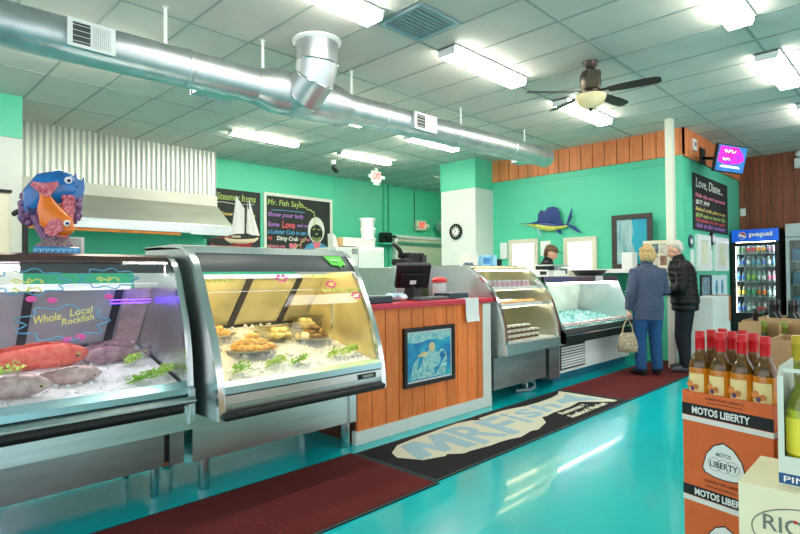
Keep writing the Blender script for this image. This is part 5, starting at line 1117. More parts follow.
def bottle(name, label, group, m_body, m_neck, m_cap, lab=True, capz=.235, H=.3, lab_m=None, art=True):
    t = thing(name, label, 'bottle', (0, 0, 0), 0, group)
    obj('body_glass', lathe(new(), [(.0, 0), (.035, .002), (.0365, .01), (.0365, .165), (.0362, .17)], (0, 0, 0), 20), m_body, t, smooth=True)
    obj('shoulder', lathe(new(), [(.0362, .17), (.034, .186), (.027, .205), (.018, .222), (.0145, .24), (.0142, .25)], (0, 0, 0), 20), m_neck, t, smooth=True)
    c = obj('capsule', lathe(new(), [(.0158, capz), (.0158, H-.028), (.0165, H-.027), (.0165, H-.022), (.0158, H-.021), (.0158, H-.002), (.0145, H), (0, H)], (0, 0, 0), 18), m_cap, t, smooth=True)
    if lab:
        pts = [(.0371*math.cos(a), .0371*math.sin(a)) for a in (PI-1.05+2.1*k/10 for k in range(11))]; bm = new()
        sheet(bm, [[V((p[0], p[1], z)) for p in pts] for z in (.065, .15)], 0); l = obj('paper_label', bm, lab_m or LAB, t)
        for dy, dz, r, mm in () if not art else ((-.004, .122, .016, ART1), (.01, .11, .014, ART2), (-.014, .104, .011, ART2), (.0, .096, .009, ART1)):
            bm = new(); cyl(bm, (-.0374, dy, dz), (-.0376-abs(dy)*-.05, dy, dz), r, 10); obj('label_art', bm, mm, t)
    return t
nm = ['front', 'middle', 'back']; cn = ['first column from the left', 'second column from the left', 'third column from the left', 'column at the right end']
pb = None
for col, cnt in enumerate((3, 3, 2, 1)):
    for row in range(cnt):
        p = Mo @ V((.046+row*.075, W-.042-col*.0725, .7915)); lb = 'red-capped amber wine bottle in the orange tray, %s row, %s' % (nm[row], cn[col])
        if pb is None: pb = bottle('wine_bottle', lb, 'red-capped bottles in the orange tray', AMBER, NECK, REDCAP); pb.location = p; pb.rotation_euler = (0, 0, RZ-.25)
        else: dup(pb, p, RZ-.25+random.uniform(-.1, .1), lb)
# cream box and cut-out box on top
CRZ = math.radians(1); Mc = Matrix.Translation((1.512, .353, 0)) @ Matrix.Rotation(CRZ, 4, 'Z')
def ct(name, label, cat, z): return thing(name, label, cat, Mc @ V((0, 0, z)), CRZ)
ncd = Mc.to_3x3() @ V((0, -1, 0))
t = ct('wine_box', 'cream wine box with an oval outline at the bottom right corner', 'wine box', .5)
obj('carton', box(new(), 0, .255, -.33, 0, .5, .8, Mc), CREAMC, t, bevel=.002)
cc = Mc @ V((-.0008, -.155, .705)); bm = new(); tube(bm, [cc+ncd*(.128*math.cos(a))+V((0, 0, .062*math.sin(a))) for a in (2*PI*k/40 for k in range(41))], .0013, 5); obj('logo_oval', bm, INKG, t)
writing('box_lettering', 'RIONDO', INKG, t, cc+ncd*-.005+V((0, 0, .016)), ncd, (0, 0, 1), .2, .036, .0008, .003, align='CENTER'); writing('box_lettering', 'ALWAYS SPARKLING', INKG, t, cc+V((0, 0, -.027)), ncd, (0, 0, 1), .17, .012, .0008, .003, align='CENTER')
bm = new(); ell(bm, cc-ncd*.043+V((0, 0, .03)), (.003, .004, .004), 8); obj('red_dot', bm, REDCAP, t)
t2 = tag(obj('card_box', box(new(), 0, .26, -.335, .0, .0, .499, Mc), KRAFT), 'plain card box under the cream wine box', 'box')
CARTW = mat('carton_grey_white', (214, 220, 204), .7, noise=(10, .03))
t = ct('bottle_carton', 'white cut-out wine carton with a blue band holding pale bottles', 'wine box', .8)
bx0, bx1, by1, by0 = .045, .25, -.075, -.36
bm = new(); w = .004
box(bm, bx0, bx0+w, by0, by1, .8005, .868, Mc); box(bm, bx0, bx0+w, by1-.012, by1, .868, 1.055, Mc); box(bm, bx0, bx0+w, by0, by1-.012, 1.066, 1.075, Mc); prism(bm, [(bx0+w, .8005), (bx0+w, 1.05), (bx0+.03, 1.075), (bx1, 1.075), (bx1, .8005)], 'y', by1-w, by1, Mc); prism(bm, [(bx0+w, .8005), (bx0+w, 1.05), (bx0+.03, 1.075), (bx1, 1.075), (bx1, .8005)], 'y', by0, by0+w, Mc); box(bm, bx1-w, bx1, by0+w, by1-w, .8005, 1.0, Mc); box(bm, bx0+w, bx1-w, by0+w, by1-w, .8005, .805, Mc)
obj('carton', bm, CARTW, t); obj('blue_band', box(new(), bx0-.0008, bx0+.001, by0, by1, .804, .828, Mc), INKB, t); writing('band_lettering', 'PINOT GRIGIO', INKW, t, Mc @ V((bx0-.0014, by1-.01, .809)), ncd, (0, 0, 1), .2, .014, .0008, .01)
LEMON = mat('pale_wine', (170, 176, 40), .1, noise=(30, .4), coat=.4); OLIVE = mat('olive_glass', (92, 102, 24), .1, noise=(60, .6), col2=(130, 138, 44), coat=.4); OCAP = mat('olive_capsule', (120, 112, 62), .4, noise=(9, .15)); YLAB = mat('yellow_label', (240, 226, 70), .6, noise=(9, .05)); GCAP = mat('gold_capsule', (190, 164, 44), .4, .3, noise=(9, .1))
pb = None
for j in range(2):
    for k in range(3):
        p = Mc @ V((bx0+.05+j*.09, by1-.045-k*.078, .8055)); lb = 'olive-capped pale wine bottle in the white carton, %s row, number %s from the left' % (('front', 'back')[j], ('one', 'two', 'three')[k])
        if pb is None: pb = bottle('wine_bottle', lb, 'pale bottles in the white carton', LEMON, OLIVE, OCAP, lab_m=YLAB, art=False, H=.25, capz=.192); pb.location = p; pb.rotation_euler = (0, 0, -.3)
        else: dup(pb, p, -.3, lb)
# kraft shipping boxes behind
def kraft(label, x0, x1, y0, y1, z0, z1, cells, zd=None, flap=0):
    t = thing('kraft_box', label, 'wine box', ((x0+x1)/2, (y0+y1)/2, z0)); bm = new(); w = .006
    box(bm, x0, x0+w, y0, y1, z0, z1); box(bm, x1-w, x1, y0, y1, z0, z1); box(bm, x0+w, x1-w, y0, y0+w, z0, z1); box(bm, x0+w, x1-w, y1-w, y1, z0, z1); box(bm, x0+w, x1-w, y0+w, y1-w, z0, z0+w)
    obj('carton', bm, KRAFT, t)
    if flap: obj('corner_flap', box(new(), x0-.004, x0, y1-flap, y1, z0, zd, None), KRAFT, t); obj('rear_divider', box(new(), x0+.115, x0+.12, y0+w, y1-w, z0+w, zd), KRAFT, t)
    bm = new(); zd = zd or z1
    for k in range(1, cells[1]):
        y = lerp(y0, y1, k/cells[1]); box(bm, x0+w, x1-w, y-.002, y+.002, z0+w, zd-.015+random.uniform(0, .02))
    for k in range(1, cells[0]):
        x = lerp(x0, x1, k/cells[0]); box(bm, x-.002, x+.002, y0+w, y1-w, z0+w, zd-.02)
    obj('divider', bm, KRAFT, t); return t
kraft('open kraft wine box with green-capped bottles behind the red-capped bottles', 2.975, 3.25, .28, .68, .775, .985, (2, 5), 1.068, .09)
kraft('plain kraft wine box at the right edge behind the gold-capped bottle', 2.55, 2.8, .2, .479, .775, 1.04, (3, 3))
kraft('open kraft wine box with black-capped bottles farther back', 3.74, 4.0, .55, .84, .78, 1.02, (3, 3)); kraft('kraft wine box of black-capped bottles at the right edge', 3.47, 3.73, .3, .7, .82, 1.06, (2, 4))
for i, (x0, x1, y0, y1, zt) in enumerate(((2.97, 3.255, .27, .685, .774), (2.54, 2.81, .19, .485, .774), (3.74, 4.01, .54, .85, .779), (3.465, 3.735, .29, .71, .819))):
    tag(obj('display_box', box(new(), x0, x1, y0, y1, 0, zt), KRAFT), 'plain kraft box on the floor under the wine boxes, %s' % ['behind the orange stack', 'at the right edge', 'farthest back', 'behind the green-capped bottles'][i], 'box')
GGL = mat('green_wine_glass', (60, 90, 40), .08, coat=.6, trans=.2, noise=(9, .2)); GRCAP = mat('green_capsule', (128, 150, 44), .35, noise=(9, .15)); BCAP = mat('black_capsule', (26, 26, 30), .3, noise=(9, .15), coat=.3); DKG = mat('dark_bottle_glass', (24, 30, 26), .08, noise=(9, .2), coat=.6)
pb = bottle('wine_bottle', 'green-capped bottle in the kraft box, left one', 'green-capped bottles', GGL, GGL, GRCAP, False, .24, .29); pb.location = (3.045, .595, .782); dup(pb, (3.045, .515, .782), 0, 'green-capped bottle in the kraft box, right one')
pb = bottle('wine_bottle', 'black-capped bottle, leftmost of the dark bottles behind the kraft box', 'black-capped bottles', DKG, DKG, BCAP, False, .225, .3); pb.location = (3.85, .79, .787)
for x, y, z, lb in ((3.85, .71, .787, 'black-capped bottle, second of the dark bottles from the left'), (3.94, .75, .787, 'black-capped bottle behind the second of the dark bottles'), (3.55, .65, .852, 'black-capped bottle, left one of the tall front pair'), (3.66, .65, .852, 'black-capped bottle standing just behind the tall front pair'), (3.55, .565, .852, 'black-capped bottle, right one of the tall front pair'), (3.66, .565, .852, 'black-capped bottle close behind the right one of the tall pair')):
    dup(pb, (x, y, z), 0, lb)
gb = bottle('wine_bottle', 'gold-capped wine bottle at the right edge of the photo', 'gold-capped bottles', OLIVE, OLIVE, GCAP, False, .22, .31); gb.location = (2.05, .312, .798)
tag(obj('display_box', box(new(), 1.96, 2.14, .19, .352, 0, .797), KRAFT), 'plain kraft box under the gold-capped bottle', 'box')
# ------------------------------------------------------------------ fish sculpture on case 1
def loc3(pts): return [V(p) for p in pts]
t = thing('fish_sculpture', 'painted sculpture of a blue fish and an orange fish on the left display case', 'sculpture', (0, 0, 0))
SB = mat('sculpture_blue', (22, 104, 176), .25, noise=(14, .35), coat=.6); SO = mat('sculpture_orange', (240, 122, 26), .3, noise=(10, .15), coat=.5); SP = mat('sculpture_pink', (190, 44, 66), .45, noise=(60, .5), col2=(236, 150, 160)); SPU = mat('coral_purple', (110, 84, 140), .5, noise=(40, .5), col2=(170, 120, 150)); SG = mat('coral_grey_pink', (60, 50, 66), .6, noise=(40, .6), stretch=(3, 3, .6), col2=(176, 150, 160)); SBL = mat('base_blue', (10, 140, 205), .3, noise=(16, .3), coat=.4); SN = mat('sculpture_navy', (24, 34, 90), .35)
bm = new(); box(bm, -.115, .115, -.08, .08, 0, .042); obj('base', bm, SBL, t, bevel=.006)
bm = new()
for k in range(24): box(bm, -.11+.0093*k, -.104+.0093*k, -.083, -.08, .012+.006*(k % 3), .03)
obj('base_pattern', bm, mat('base_pale', (150, 215, 240), .4), t)
bm = new(); lathe(bm, [(.115, .042), (.1, .06), (.06, .09), (.04, .115), (.0, .12)], (0, 0, 0), 22)
for v in bm.verts: v.co.y *= .7; v.co += V((.006*mnoise.noise(v.co*60), .006*mnoise.noise(v.co*50), 0))
obj('coral_mound', bm, SG, t, smooth=True)
obj('stem', cyl(new(), (-.01, 0, .1), (-.005, 0, .15), .028, 12), SN, t, smooth=True)
yv = V((0, 1, 0))
sp = [(-.14, .24, .02), (-.125, .28, .05), (-.1, .33, .08), (-.05, .385, .098), (.02, .405, .1), (.07, .405, .08), (.095, .405, .05)]
bm = new(); tube(bm, [(x, .02, z) for x, z, r in sp], [(r, r*.5) for x, z, r in sp], 16, ref=yv); blue = obj('blue_fish', bm, SB, t, smooth=True)
def fl(n_, pts, y0, y1, m, p): return obj(n_, prism(new(), pts, 'y', y0, y1), m, p)
fl('upper_jaw', [(.07, .455), (.095, .49), (.1, .455), (.125, .445), (.11, .41), (.08, .42)], .0, .03, SB, blue); fl('lower_jaw', [(.1, .4), (.135, .47), (.14, .4), (.13, .34), (.09, .33), (.075, .38)], .0, .03, SB, blue); fl('mouth_inside', [(.085, .43), (.12, .44), (.115, .385), (.09, .38)], .005, .035, SN, blue)
fl('tail', [(-.11, .33), (-.15, .3), (-.14, .23), (-.1, .25), (-.07, .22), (-.07, .3)], .0, .02, SN, blue)
def eye(p, r, par):
    bm = new(); ell(bm, p, (r, r*.5, r), 12); e = obj('eye', bm, PLASTIC_W, par, smooth=True); bm = new(); ell(bm, (p[0]+r*.15, p[1]-r*.42, p[2]-r*.1), (r*.5, r*.25, r*.5), 10); obj('pupil', bm, SN, e, smooth=True)
eye((.055, -.028, .437), .021, blue)
so = [(-.066, .37, .022), (-.058, .33, .028), (-.048, .28, .052), (-.02, .21, .078), (.03, .165, .068), (.065, .13, .035)]
bm = new(); tube(bm, [(x, -.04, z) for x, z, r in so], [(r*.6, r) for x, z, r in so], 16, ref=V((0, 0, 1))); og = obj('orange_fish', bm, SO, t, smooth=True)
bm = new(); ell(bm, (.045, -.04, .145), (.04, .034, .032), 12); obj('head', bm, SO, og, smooth=True)
fl('tail_fin', [(-.06, .33), (-.13, .39), (-.12, .41), (-.06, .405), (.0, .42), (.01, .405), (-.035, .33)], -.075, -.05, SP, og); fl('side_fin', [(-.03, .2), (-.06, .15), (-.06, .12), (-.02, .1), (.03, .14), (.025, .19), (-.005, .21)], -.085, -.078, SP, og); fl('back_fin', [(.02, .26), (.06, .31), (.09, .28), (.08, .2), (.05, .19)], -.05, -.03, SP, og); fl('belly_fin', [(-.07, .16), (-.1, .24), (-.09, .3), (-.065, .27), (-.055, .2)], -.05, -.03, SP, og)
eye((.048, -.088, .18), .018, og)
def coral(x0, x1, z0, z1, n, y0, m, nm):
    bm = new()
    for k in range(n):
        x, z = random.uniform(x0, x1), random.uniform(z0, z1); r = random.uniform(.009, .02); ell(bm, (x, y0+random.uniform(-.03, .03), z), (r, r, r*1.2), 8)
    tube(bm, [((x0+x1)/2*.4, y0, .1), ((x0+x1)/2, y0, (z0+z1)/2), ((x0+x1)/2, y0, z1)], [.03, .03, .015], 8)
    return obj(nm, bm, m, t, smooth=True)
coral(-.18, -.09, .17, .37, 60, .05, SPU, 'purple_coral'); coral(.03, .115, .2, .34, 50, .02, SPU, 'purple_coral'); coral(.02, .08, .24, .34, 24, -.02, SP, 'pink_coral')
t.location = (.88, 3.68, 1.4405); t.rotation_euler = (0, 0, math.radians(-14))

# ------------------------------------------------------------------ model sailboat on case 2
t = thing('model_sailboat', 'white-sailed model sailboat with a red keel on the charcoal-topped case', 'model boat', (0, 0, 0))
SAIL = mat('sail_cloth', (240, 236, 224), .7, noise=(20, .04)); HULL = mat('hull_cream', (226, 210, 170), .4, noise=(9, .08)); SPAR = mat('dark_spar', (60, 52, 44), .5)
def hullring(x, w, zt, zb): return [V((x, w*math.sin(a), lerp(zb, zt, (1-math.cos(a))/2 if False else .5-.5*math.cos(a)))) for a in (2*PI*k/12 for k in range(12))]
hs_ = [(-.115, .003, .085, .07), (-.08, .025, .08, .045), (-.02, .036, .077, .035), (.05, .034, .079, .035), (.1, .02, .084, .05), (.13, .003, .09, .075)]
obj('hull', rings(new(), [hullring(*h) for h in hs_]), HULL, t, smooth=True)
obj('keel', prism(new(), [(-.06, .045), (-.03, .012), (.07, .012), (.09, .05), (.04, .038), (-.02, .036)], 'y', -.02, .02), mat('keel_red', (170, 40, 36), .4), t)
obj('deck', prism(new(), [(-.1, 0), (-.05, -.028), (.03, -.032), (.1, -.015), (.115, 0), (.1, .015), (.03, .032), (-.05, .028)], 'z', .079, .084), mat('deck_dark', (80, 74, 60), .6), t)
obj('cabin', box(new(), -.06, .0, -.015, .015, .084, .1), HULL, t)
for x, z in ((.035, .42), (.055, .41)): obj('mast', cyl(new(), (x, 0, .08), (x, 0, z), .004, 8), SPAR, t)
obj('boom', cyl(new(), (.03, 0, .11), (-.09, 0, .1), .003, 6), SPAR, t); obj('bowsprit', cyl(new(), (.11, 0, .088), (.155, 0, .1), .003, 6), SPAR, t); obj('gaff', cyl(new(), (.03, 0, .31), (-.025, 0, .4), .003, 6), SPAR, t)
def sail(pts, bulge): 
    bm = new(); a, b, c = [V((p[0], 0, p[1])) for p in pts]; rows = []
    for i in range(7):
        u = i/6; p, q = a.lerp(c, u), b.lerp(c, u); rows.append([p.lerp(q, j/6)+V((0, bulge*math.sin(PI*j/6)*(1-u), 0)) for j in range(7)])
    return sheet(bm, rows, .0015, (0, 1, 0))
obj('main_sail', sail([(-.07, .11), (.028, .115), (-.03, .41)], -.02), SAIL, t, smooth=True); obj('main_sail_head', sail([(-.03, .4), (.028, .12), (.03, .31)], -.004), SAIL, t, smooth=True)
obj('jib', sail([(.065, .11), (.14, .1), (.06, .39)], -.015), SAIL, t, smooth=True); obj('stay_sail', sail([(.04, .12), (.1, .1), (.05, .36)], -.02), SAIL, t, smooth=True)
obj('stand', box(new(), -.04, .07, -.03, .03, 0, .014), SPAR, t)
t.location = (2.12, 3.78, 1.5155); t.rotation_euler = (0, 0, math.radians(-29))

# ------------------------------------------------------------------ people
SKIN = mat('skin', (222, 168, 140), .5, noise=(9, .08))
def hand(bm, W, d, side, palm_n, curl, s=1.):
    W = V(W); d = V(d).normalized(); n = V(palm_n); n = (n-d*n.dot(d)).normalized(); a = d.cross(n).normalized()
    tube(bm, [W-d*.02, W+d*.03, W+d*.075*s, W+d*.09*s], [(.024*s, .02*s), (.036*s, .017*s), (.04*s, .015*s), (.036*s, .013*s)], 10, ref=n)
    for k, L in enumerate((.07, .08, .075, .058)):
        off = a*((k-1.5)*.0195*s); p = W+d*.082*s+off
        c1 = (d*math.cos(curl*.5)+n*math.sin(curl*.5)); c2 = (d*math.cos(curl*1.2)+n*math.sin(curl*1.2)); c3 = (d*math.cos(curl*1.9)+n*math.sin(curl*1.9))
        q = p+c1*L*.45*s; r = q+c2*L*.33*s; e = r+c3*L*.25*s
        tube(bm, [p-d*.03, p, q, r, e], [.009*s, .0095*s, .009*s, .008*s, .0065*s], 8)
    p = W+d*.03*s-a*side*.03*s; q = p+(d*.55-a*side*.7+n*.35).normalized()*.04*s; r = q+(d*.8-a*side*.1+n*.5).normalized()*.032*s
    tube(bm, [p+a*side*.012, p, q, r], [.012*s, .012*s, .0105*s, .008*s], 8)
def head(bm, c, look, s=1.):
    """head centred at c with the face towards look"""
    f_ = V(look).normalized(); r_ = f_.cross(V((0, 0, 1))).normalized(); u_ = r_.cross(f_)
    P = lambda x, y, z: V(c)+(r_*x+f_*y+u_*z)*s
    M = Matrix.Translation(V(c)) @ Matrix((r_, f_, u_)).transposed().to_4x4() @ Matrix.Scale(s, 4)
    ell(bm, (0, -.012, .025), (.077, .095, .092), 18, M); ell(bm, (0, .018, -.035), (.06, .072, .078), 16, M); ell(bm, (0, .058, -.085), (.026, .025, .022), 10, M)
    tube(bm, [P(0, .085, .015), P(0, .105, -.015), P(0, .112, -.03), P(0, .09, -.038)], [.009*s, .012*s, .015*s, .011*s], 8)
    ell(bm, (0, .086, -.056), (.024, .01, .007), 10, M); ell(bm, (0, .083, -.069), (.02, .01, .007), 10, M)
    for k in (-1, 1): ell(bm, (k*.079, -.008, -.012), (.011, .02, .032), 10, M); ell(bm, (k*.032, .078, .026), (.02, .012, .008), 8, M); ell(bm, (k*.042, .06, -.03), (.022, .02, .018), 8, M)
    return P, M
def eyes(P, M, par):
    for k in (-1, 1):
        bm = new(); ell(bm, (k*.032, .0795, .012), (.013, .009, .008), 10, M); e = obj('eye', bm, mat('eye_white', (236, 232, 226), .2), par, smooth=True)
        bm = new(); ell(bm, (k*.032, .087, .012), (.006, .004, .006), 8, M); obj('iris', bm, mat('eye_iris', (60, 50, 44), .2), e, smooth=True)
        bm = new(); tube(bm, [M @ V((k*.016, .09, .036)), M @ V((k*.034, .089, .041)), M @ V((k*.052, .076, .034))], .0042, 6); obj('eyebrow', bm, par['browm'] and MATS[par['browm']], par)
    bm = new(); tube(bm, [M @ V((-.02, .0925, -.0625)), M @ V((0, .0965, -.062)), M @ V((.02, .0925, -.0625))], .0022, 6); obj('lip_line', bm, mat('lip_line', (150, 84, 78), .6), par)
TOR = [(.84, .16, .11), (.95, .172, .12), (1.06, .155, .108), (1.18, .16, .11), (1.3, .178, .118), (1.4, .165, .1), (1.46, .1, .075)]
def torso(bm, g=1., lean=0., z0=.84, z1=1.47, rib=0., sh=(0, 0), top=None):
    R = []; N = 46
    for k in range(N+1):
        z = lerp(z0, z1, k/N); rx, ry = (TOR[0] if z < .9 else TOR[-1])[1:]
        for a, b in zip(TOR, TOR[1:]):
            if a[0] <= z <= b[0]: u = (z-a[0])/(b[0]-a[0]); rx, ry = lerp(a[1], b[1], u), lerp(a[2], b[2], u); break
        e = 1+rib*abs(math.sin((z-z0)/.075*PI)) if rib else 1
        cx, cy = 0, lean*(z-.9)**2
        rx, ry = rx*g*e, ry*(g*1.06 if g > 1 else g)*e
        R.append([V((cx+rx*math.copysign(abs(math.cos(q))**.85, math.cos(q)), cy+ry*math.copysign(abs(math.sin(q))**.85, math.sin(q)), z)) for q in (2*PI*i/24 for i in range(24))])
    rings(bm, R)
def limb(bm, pts, rad, rib=0., seg=14):
    if not rib: tube(bm, pts, rad, seg); return
    P = []; Rr = []
    for (a, b), (ra, rb) in zip(zip(pts, pts[1:]), zip(rad, rad[1:])):
        a, b = V(a), V(b); n = max(6, int((b-a).length/.0125))
        for k in range(n): P.append(a.lerp(b, k/n)); Rr.append(lerp(ra, rb, k/n)*(1+rib*1.6*abs(math.sin(k/n*(b-a).length/.07*PI))))
    P.append(V(pts[-1])); Rr.append(rad[-1]); tube(bm, P, Rr, seg)
def person(label, loc, rotz, S, arms, legs, headc, look, jacket, trousers, shoe, hair, lean=.12, rib=0., jz=.78, jg=1.22, collar=True, browm='hair_brown', glove=None, jl='jacket'):
    t = thing('person', label, 'person', (0, 0, 0)); bm = new()
    torso(bm, .94, lean); tube(bm, [(0, lean*.3, 1.42), (0, lean*.35+.005, 1.5), tuple(V(headc)+V((0, -.02, -.05)))], [.06, .052, .055], 14)
    P, M = head(bm, headc, look)
    for (s_, e_, w_, hd, pn, curl), sd in zip(arms, (-1, 1)):
        tube(bm, [s_, e_, w_], [.048, .04, .027], 12); hand(bm, w_, hd, sd, pn, curl)
    for (h_, k_, a_, ft) in legs:
        tube(bm, [h_, k_, a_], [.085, .056, .038], 14); a_ = V(a_); f_ = V(ft).normalized(); tube(bm, [a_+V((0, 0, .0))-f_*.03, a_+V((0, 0, -.045))+f_*.03, a_+V((0, 0, -.06))+f_*.13], [.036, .036, .02], 10)
    body = obj('body', remesh(bm, .0095, 2), SKIN, t, smooth=True)
    body['browm'] = browm; eyes(P, M, body); del body['browm']
    bm = new(); torso(bm, jg, lean, jz, 1.465, rib)
    for (s_, e_, w_, hd, pn, curl) in arms:
        w2 = V(e_).lerp(V(w_), .97); limb(bm, [tuple(V(s_).lerp(V((0, lean*.25, s_[2])), .35)), s_, e_, w2], [.075, .078, .064, .05], rib)
    if collar: tube(bm, [(0, lean*.28, 1.42), (0, lean*.2+headc[1]*.3, 1.5), (0, lean*.15+headc[1]*.5, 1.535)], [.085, .074, .07], 18)
    obj(jl, remesh(bm, .0095, 1), jacket, t, smooth=True)
    bm = new()
    for (h_, k_, a_, ft) in legs: tube(bm, [h_, k_, tuple(V(a_)+V((0, 0, -.02)))], [.108, .08, .07], 16)
    tube(bm, [(0, 0, .8), (0, 0, .9), (0, .01, .98)], [(.15, .11), (.172, .118), (.162, .11)], 18, ref=V((0, 1, 0))); obj('trousers', remesh(bm, .012, 3), trousers, t, smooth=True)
    for (h_, k_, a_, ft) in legs:
        a_ = V(a_); f_ = V(ft).normalized(); g0 = V((a_.x, a_.y, 0)); bm = new()
        tube(bm, [g0-f_*.075+V((0, 0, .045)), g0-f_*.04+V((0, 0, .055)), g0+f_*.05+V((0, 0, .05)), g0+f_*.14+V((0, 0, .036)), g0+f_*.19+V((0, 0, .028))], [(.03, .04), (.042, .052), (.046, .046), (.046, .034), (.03, .024)], 12)
        for v in bm.verts: v.co.z = max(v.co.z, .004)
        obj('shoe', bm, shoe, t, smooth=True)
    hair(t, P, M)
    t.scale = (S,)*3; t.location = loc; t.rotation_euler = (0, 0, rotz); return t, P
HBR = mat('hair_brown', (84, 56, 38), .6, noise=(40, .3)); HBL = mat('hair_blond', (168, 124, 70), .6, noise=(30, .3), stretch=(3, 3, .6), col2=(226, 196, 140), bump=(60, .5)); HGR = mat('hair_silver', (206, 200, 188), .6, noise=(40, .15), bump=(80, .4))
def hair_mesh(M, parts, nz, it=2):
    bm = new()
    for c, r in parts: ell(bm, c, r, 18, M)
    b = remesh(bm, .008, it)
    for v in b.verts: v.co += v.normal*nz*mnoise.noise(v.co*45) if v.normal.length else V()
    return b
def bob(t, P, M):
    obj('hair', hair_mesh(M, [((0, -.028, .035), (.1, .1, .098)), ((0, -.06, -.03), (.096, .064, .09)), ((.075, -.02, -.02), (.03, .06, .085)), ((-.075, -.02, -.02), (.03, .06, .085)), ((0, .05, .085), (.06, .04, .03))], .01), HBL, t, smooth=True)
    bm = new(); 
    for k in range(10): a = PI*k/9; ell(bm, M @ V((.088*math.cos(a), -.03, .05+.088*math.sin(a))), (.008, .012, .008), 6)
    obj('hair_clip', bm, BLACK, t, smooth=True)
def crop(t, P, M): obj('hair', hair_mesh(M, [((0, -.04, .05), (.083, .082, .08)), ((0, -.066, .0), (.076, .045, .06)), ((0, .025, .095), (.055, .045, .026))], .006), HGR, t, smooth=True)
CAPM = mat('brown_cap', (112, 84, 62), .7, noise=(30, .2))
def cap(t, P, M):
    obj('hair', hair_mesh(M, [((0, -.03, .02), (.084, .088, .08)), ((0, -.06, -.02), (.078, .05, .07))], .006), HBR, t, smooth=True)
    bm = new(); ell(bm, (0, -.012, .065), (.088, .104, .07), 18, M); c = obj('cap', bm, CAPM, t, smooth=True)
    obj('cap_brim', prism(new(), [(.078*math.cos(a), .075+.095*math.sin(a)) for a in (PI*k/12 for k in range(13))], 'z', .052, .06, M), CAPM, c)
JB = quilt_mat('blue_quilted_jacket', (92, 108, 142), (112, 126, 158), 95); JK = mat('black_puffer', (11, 12, 14), .42, noise=(20, .2), spec=.35); JN = mat('denim', (28, 78, 128), .8, noise=(20, .18), bump=(90, .3)); TR = mat('dark_trousers', (12, 16, 26), .8, noise=(20, .2)); SH = mat('dark_shoe', (30, 28, 30), .5, noise=(20, .2)); SHG = mat('grey_shoe', (78, 80, 82), .6, noise=(20, .2))
dn = (0, .12, -1)
# woman in the quilted jacket, seen from behind
tw, P = person('woman with short blond hair in a blue quilted jacket and jeans, seen from behind', (7.225, 2.66, .011), math.radians(-48), .955,
    [((-.185, -.02, 1.365), (-.25, -.05, 1.1), (-.25, .02, .87), (0, .05, -1), (1, 0, 0), 1.2), ((.185, -.02, 1.365), (.24, .0, 1.12), (.17, .2, 1.04), (-.5, .8, .1), (0, 0, -1), .9)],
    [((-.09, 0, .86), (-.1, .03, .47), (-.11, -.02, .09), (-.25, 1, 0)), ((.09, 0, .86), (.1, .03, .47), (.12, .02, .09), (.2, 1, 0))],
    (0, .03, 1.61), (-.25, 1, -.25), JB, JN, SH, bob, .06, 0, .74, 1.19, browm='hair_blond')
tm, P = person('silver-haired man in a black puffer jacket and dark trousers, head bowed in profile', (7.82, 2.4, .011), math.radians(8), 1.0,
    [((-.2, -.0, 1.37), (-.27, .0, 1.1), (-.17, .2, 1.05), (.6, .7, 0), (0, 0, -1), .8), ((.2, .0, 1.37), (.27, -.0, 1.1), (.16, .21, 1.02), (-.6, .7, 0), (0, 0, -1), .8)],
    [((-.09, 0, .86), (-.1, .04, .47), (-.11, -.03, .09), (-.2, 1, 0)), ((.09, 0, .86), (.1, .03, .47), (.12, .03, .09), (.2, 1, 0))],
    (0, .115, 1.6), (-.1, 1, -.45), JK, TR, SHG, crop, .2, .07, .8, 1.3, browm='hair_silver')
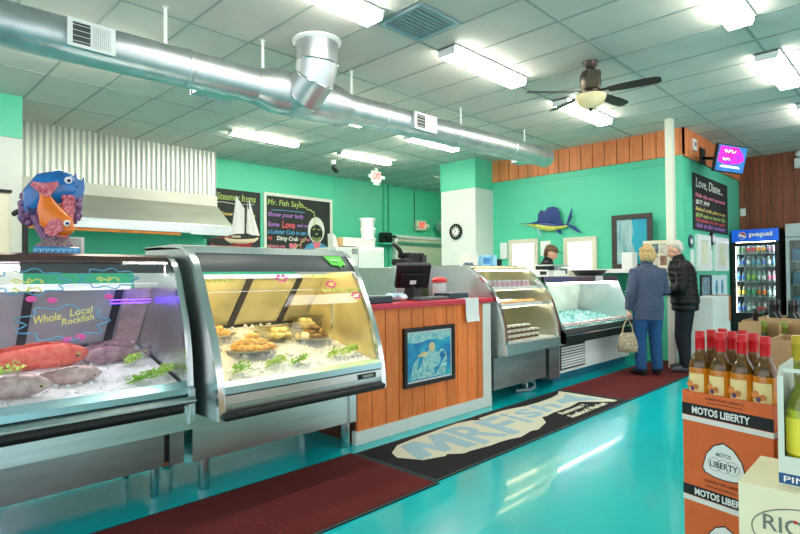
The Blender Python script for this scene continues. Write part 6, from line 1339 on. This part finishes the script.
te, P = person('worker in a brown cap and black shirt bent over behind the long seafood case', (8.0, 4.6, 0), math.radians(-160), 1.03,
    [((-.2, -.0, 1.37), (-.26, .04, 1.12), (-.14, .26, 1.1), (.4, .8, 0), (0, 0, -1), .8), ((.2, .0, 1.37), (.26, .04, 1.12), (.14, .26, 1.1), (-.4, .8, 0), (0, 0, -1), .8)],
    [((-.09, 0, .86), (-.1, .02, .47), (-.1, -.02, .09), (-.1, 1, 0)), ((.09, 0, .86), (.1, .02, .47), (.1, -.02, .09), (.1, 1, 0))],
    (0, .13, 1.6), (.1, 1, -.35), mat('black_shirt', (26, 28, 32), .8, noise=(20, .2)), TR, SH, cap, .22, 0, .84, 1.1, True, jl='shirt')

# handbag hanging from the woman's left hand
hx, hy = 7.225, 2.66; ca, sa = math.cos(math.radians(-48)), math.sin(math.radians(-48))
lx, ly = -.262*.955, .03*.955; BX, BY = hx+lx*ca-ly*sa, hy+lx*sa+ly*ca
t = thing('handbag', 'beige patterned handbag hanging from the hand of the woman in blue', 'handbag', (BX, BY, .3))
BAGM = mat('beige_patterned_fabric', (206, 192, 160), .7, noise=(38, .4), col2=(130, 116, 96), bump=(60, .3))
Mb = Matrix.Translation((BX, BY, 0)) @ Matrix.Rotation(math.radians(-65), 4, 'Z')
R = []
for z, w, d in ((.3, .11, .05), (.32, .125, .065), (.38, .13, .07), (.46, .11, .06), (.53, .085, .04), (.545, .08, .03)): R.append([Mb @ V((w*math.copysign(abs(math.cos(q))**.7, math.cos(q)), d*math.copysign(abs(math.sin(q))**.8, math.sin(q)), z)) for q in (2*PI*k/20 for k in range(20))])
obj('bag_body', rings(new(), R), BAGM, t, smooth=True)
for s_ in (-1, 1):
    bm = new(); tube(bm, [Mb @ V(p) for p in ((-.07, .02*s_, .52), (-.05, .015*s_, .63), (0, .008*s_, .735), (.05, .015*s_, .63), (.07, .02*s_, .52))], .008, 8); obj('strap', bm, mat('bag_strap', (190, 172, 130), .6), t, smooth=True)

# ------------------------------------------------------------------ light and view
w = bpy.data.worlds.new('daylight'); sc.world = w; w.use_nodes = True
w.node_tree.nodes['Background'].inputs['Color'].default_value = (.93, .97, 1, 1); w.node_tree.nodes['Background'].inputs['Strength'].default_value = 1.0
sc.view_settings.view_transform = 'Standard'; sc.view_settings.look = 'None'; sc.view_settings.gamma = 1; sc.view_settings.use_curve_mapping = False; sc.view_settings.exposure = 0.95
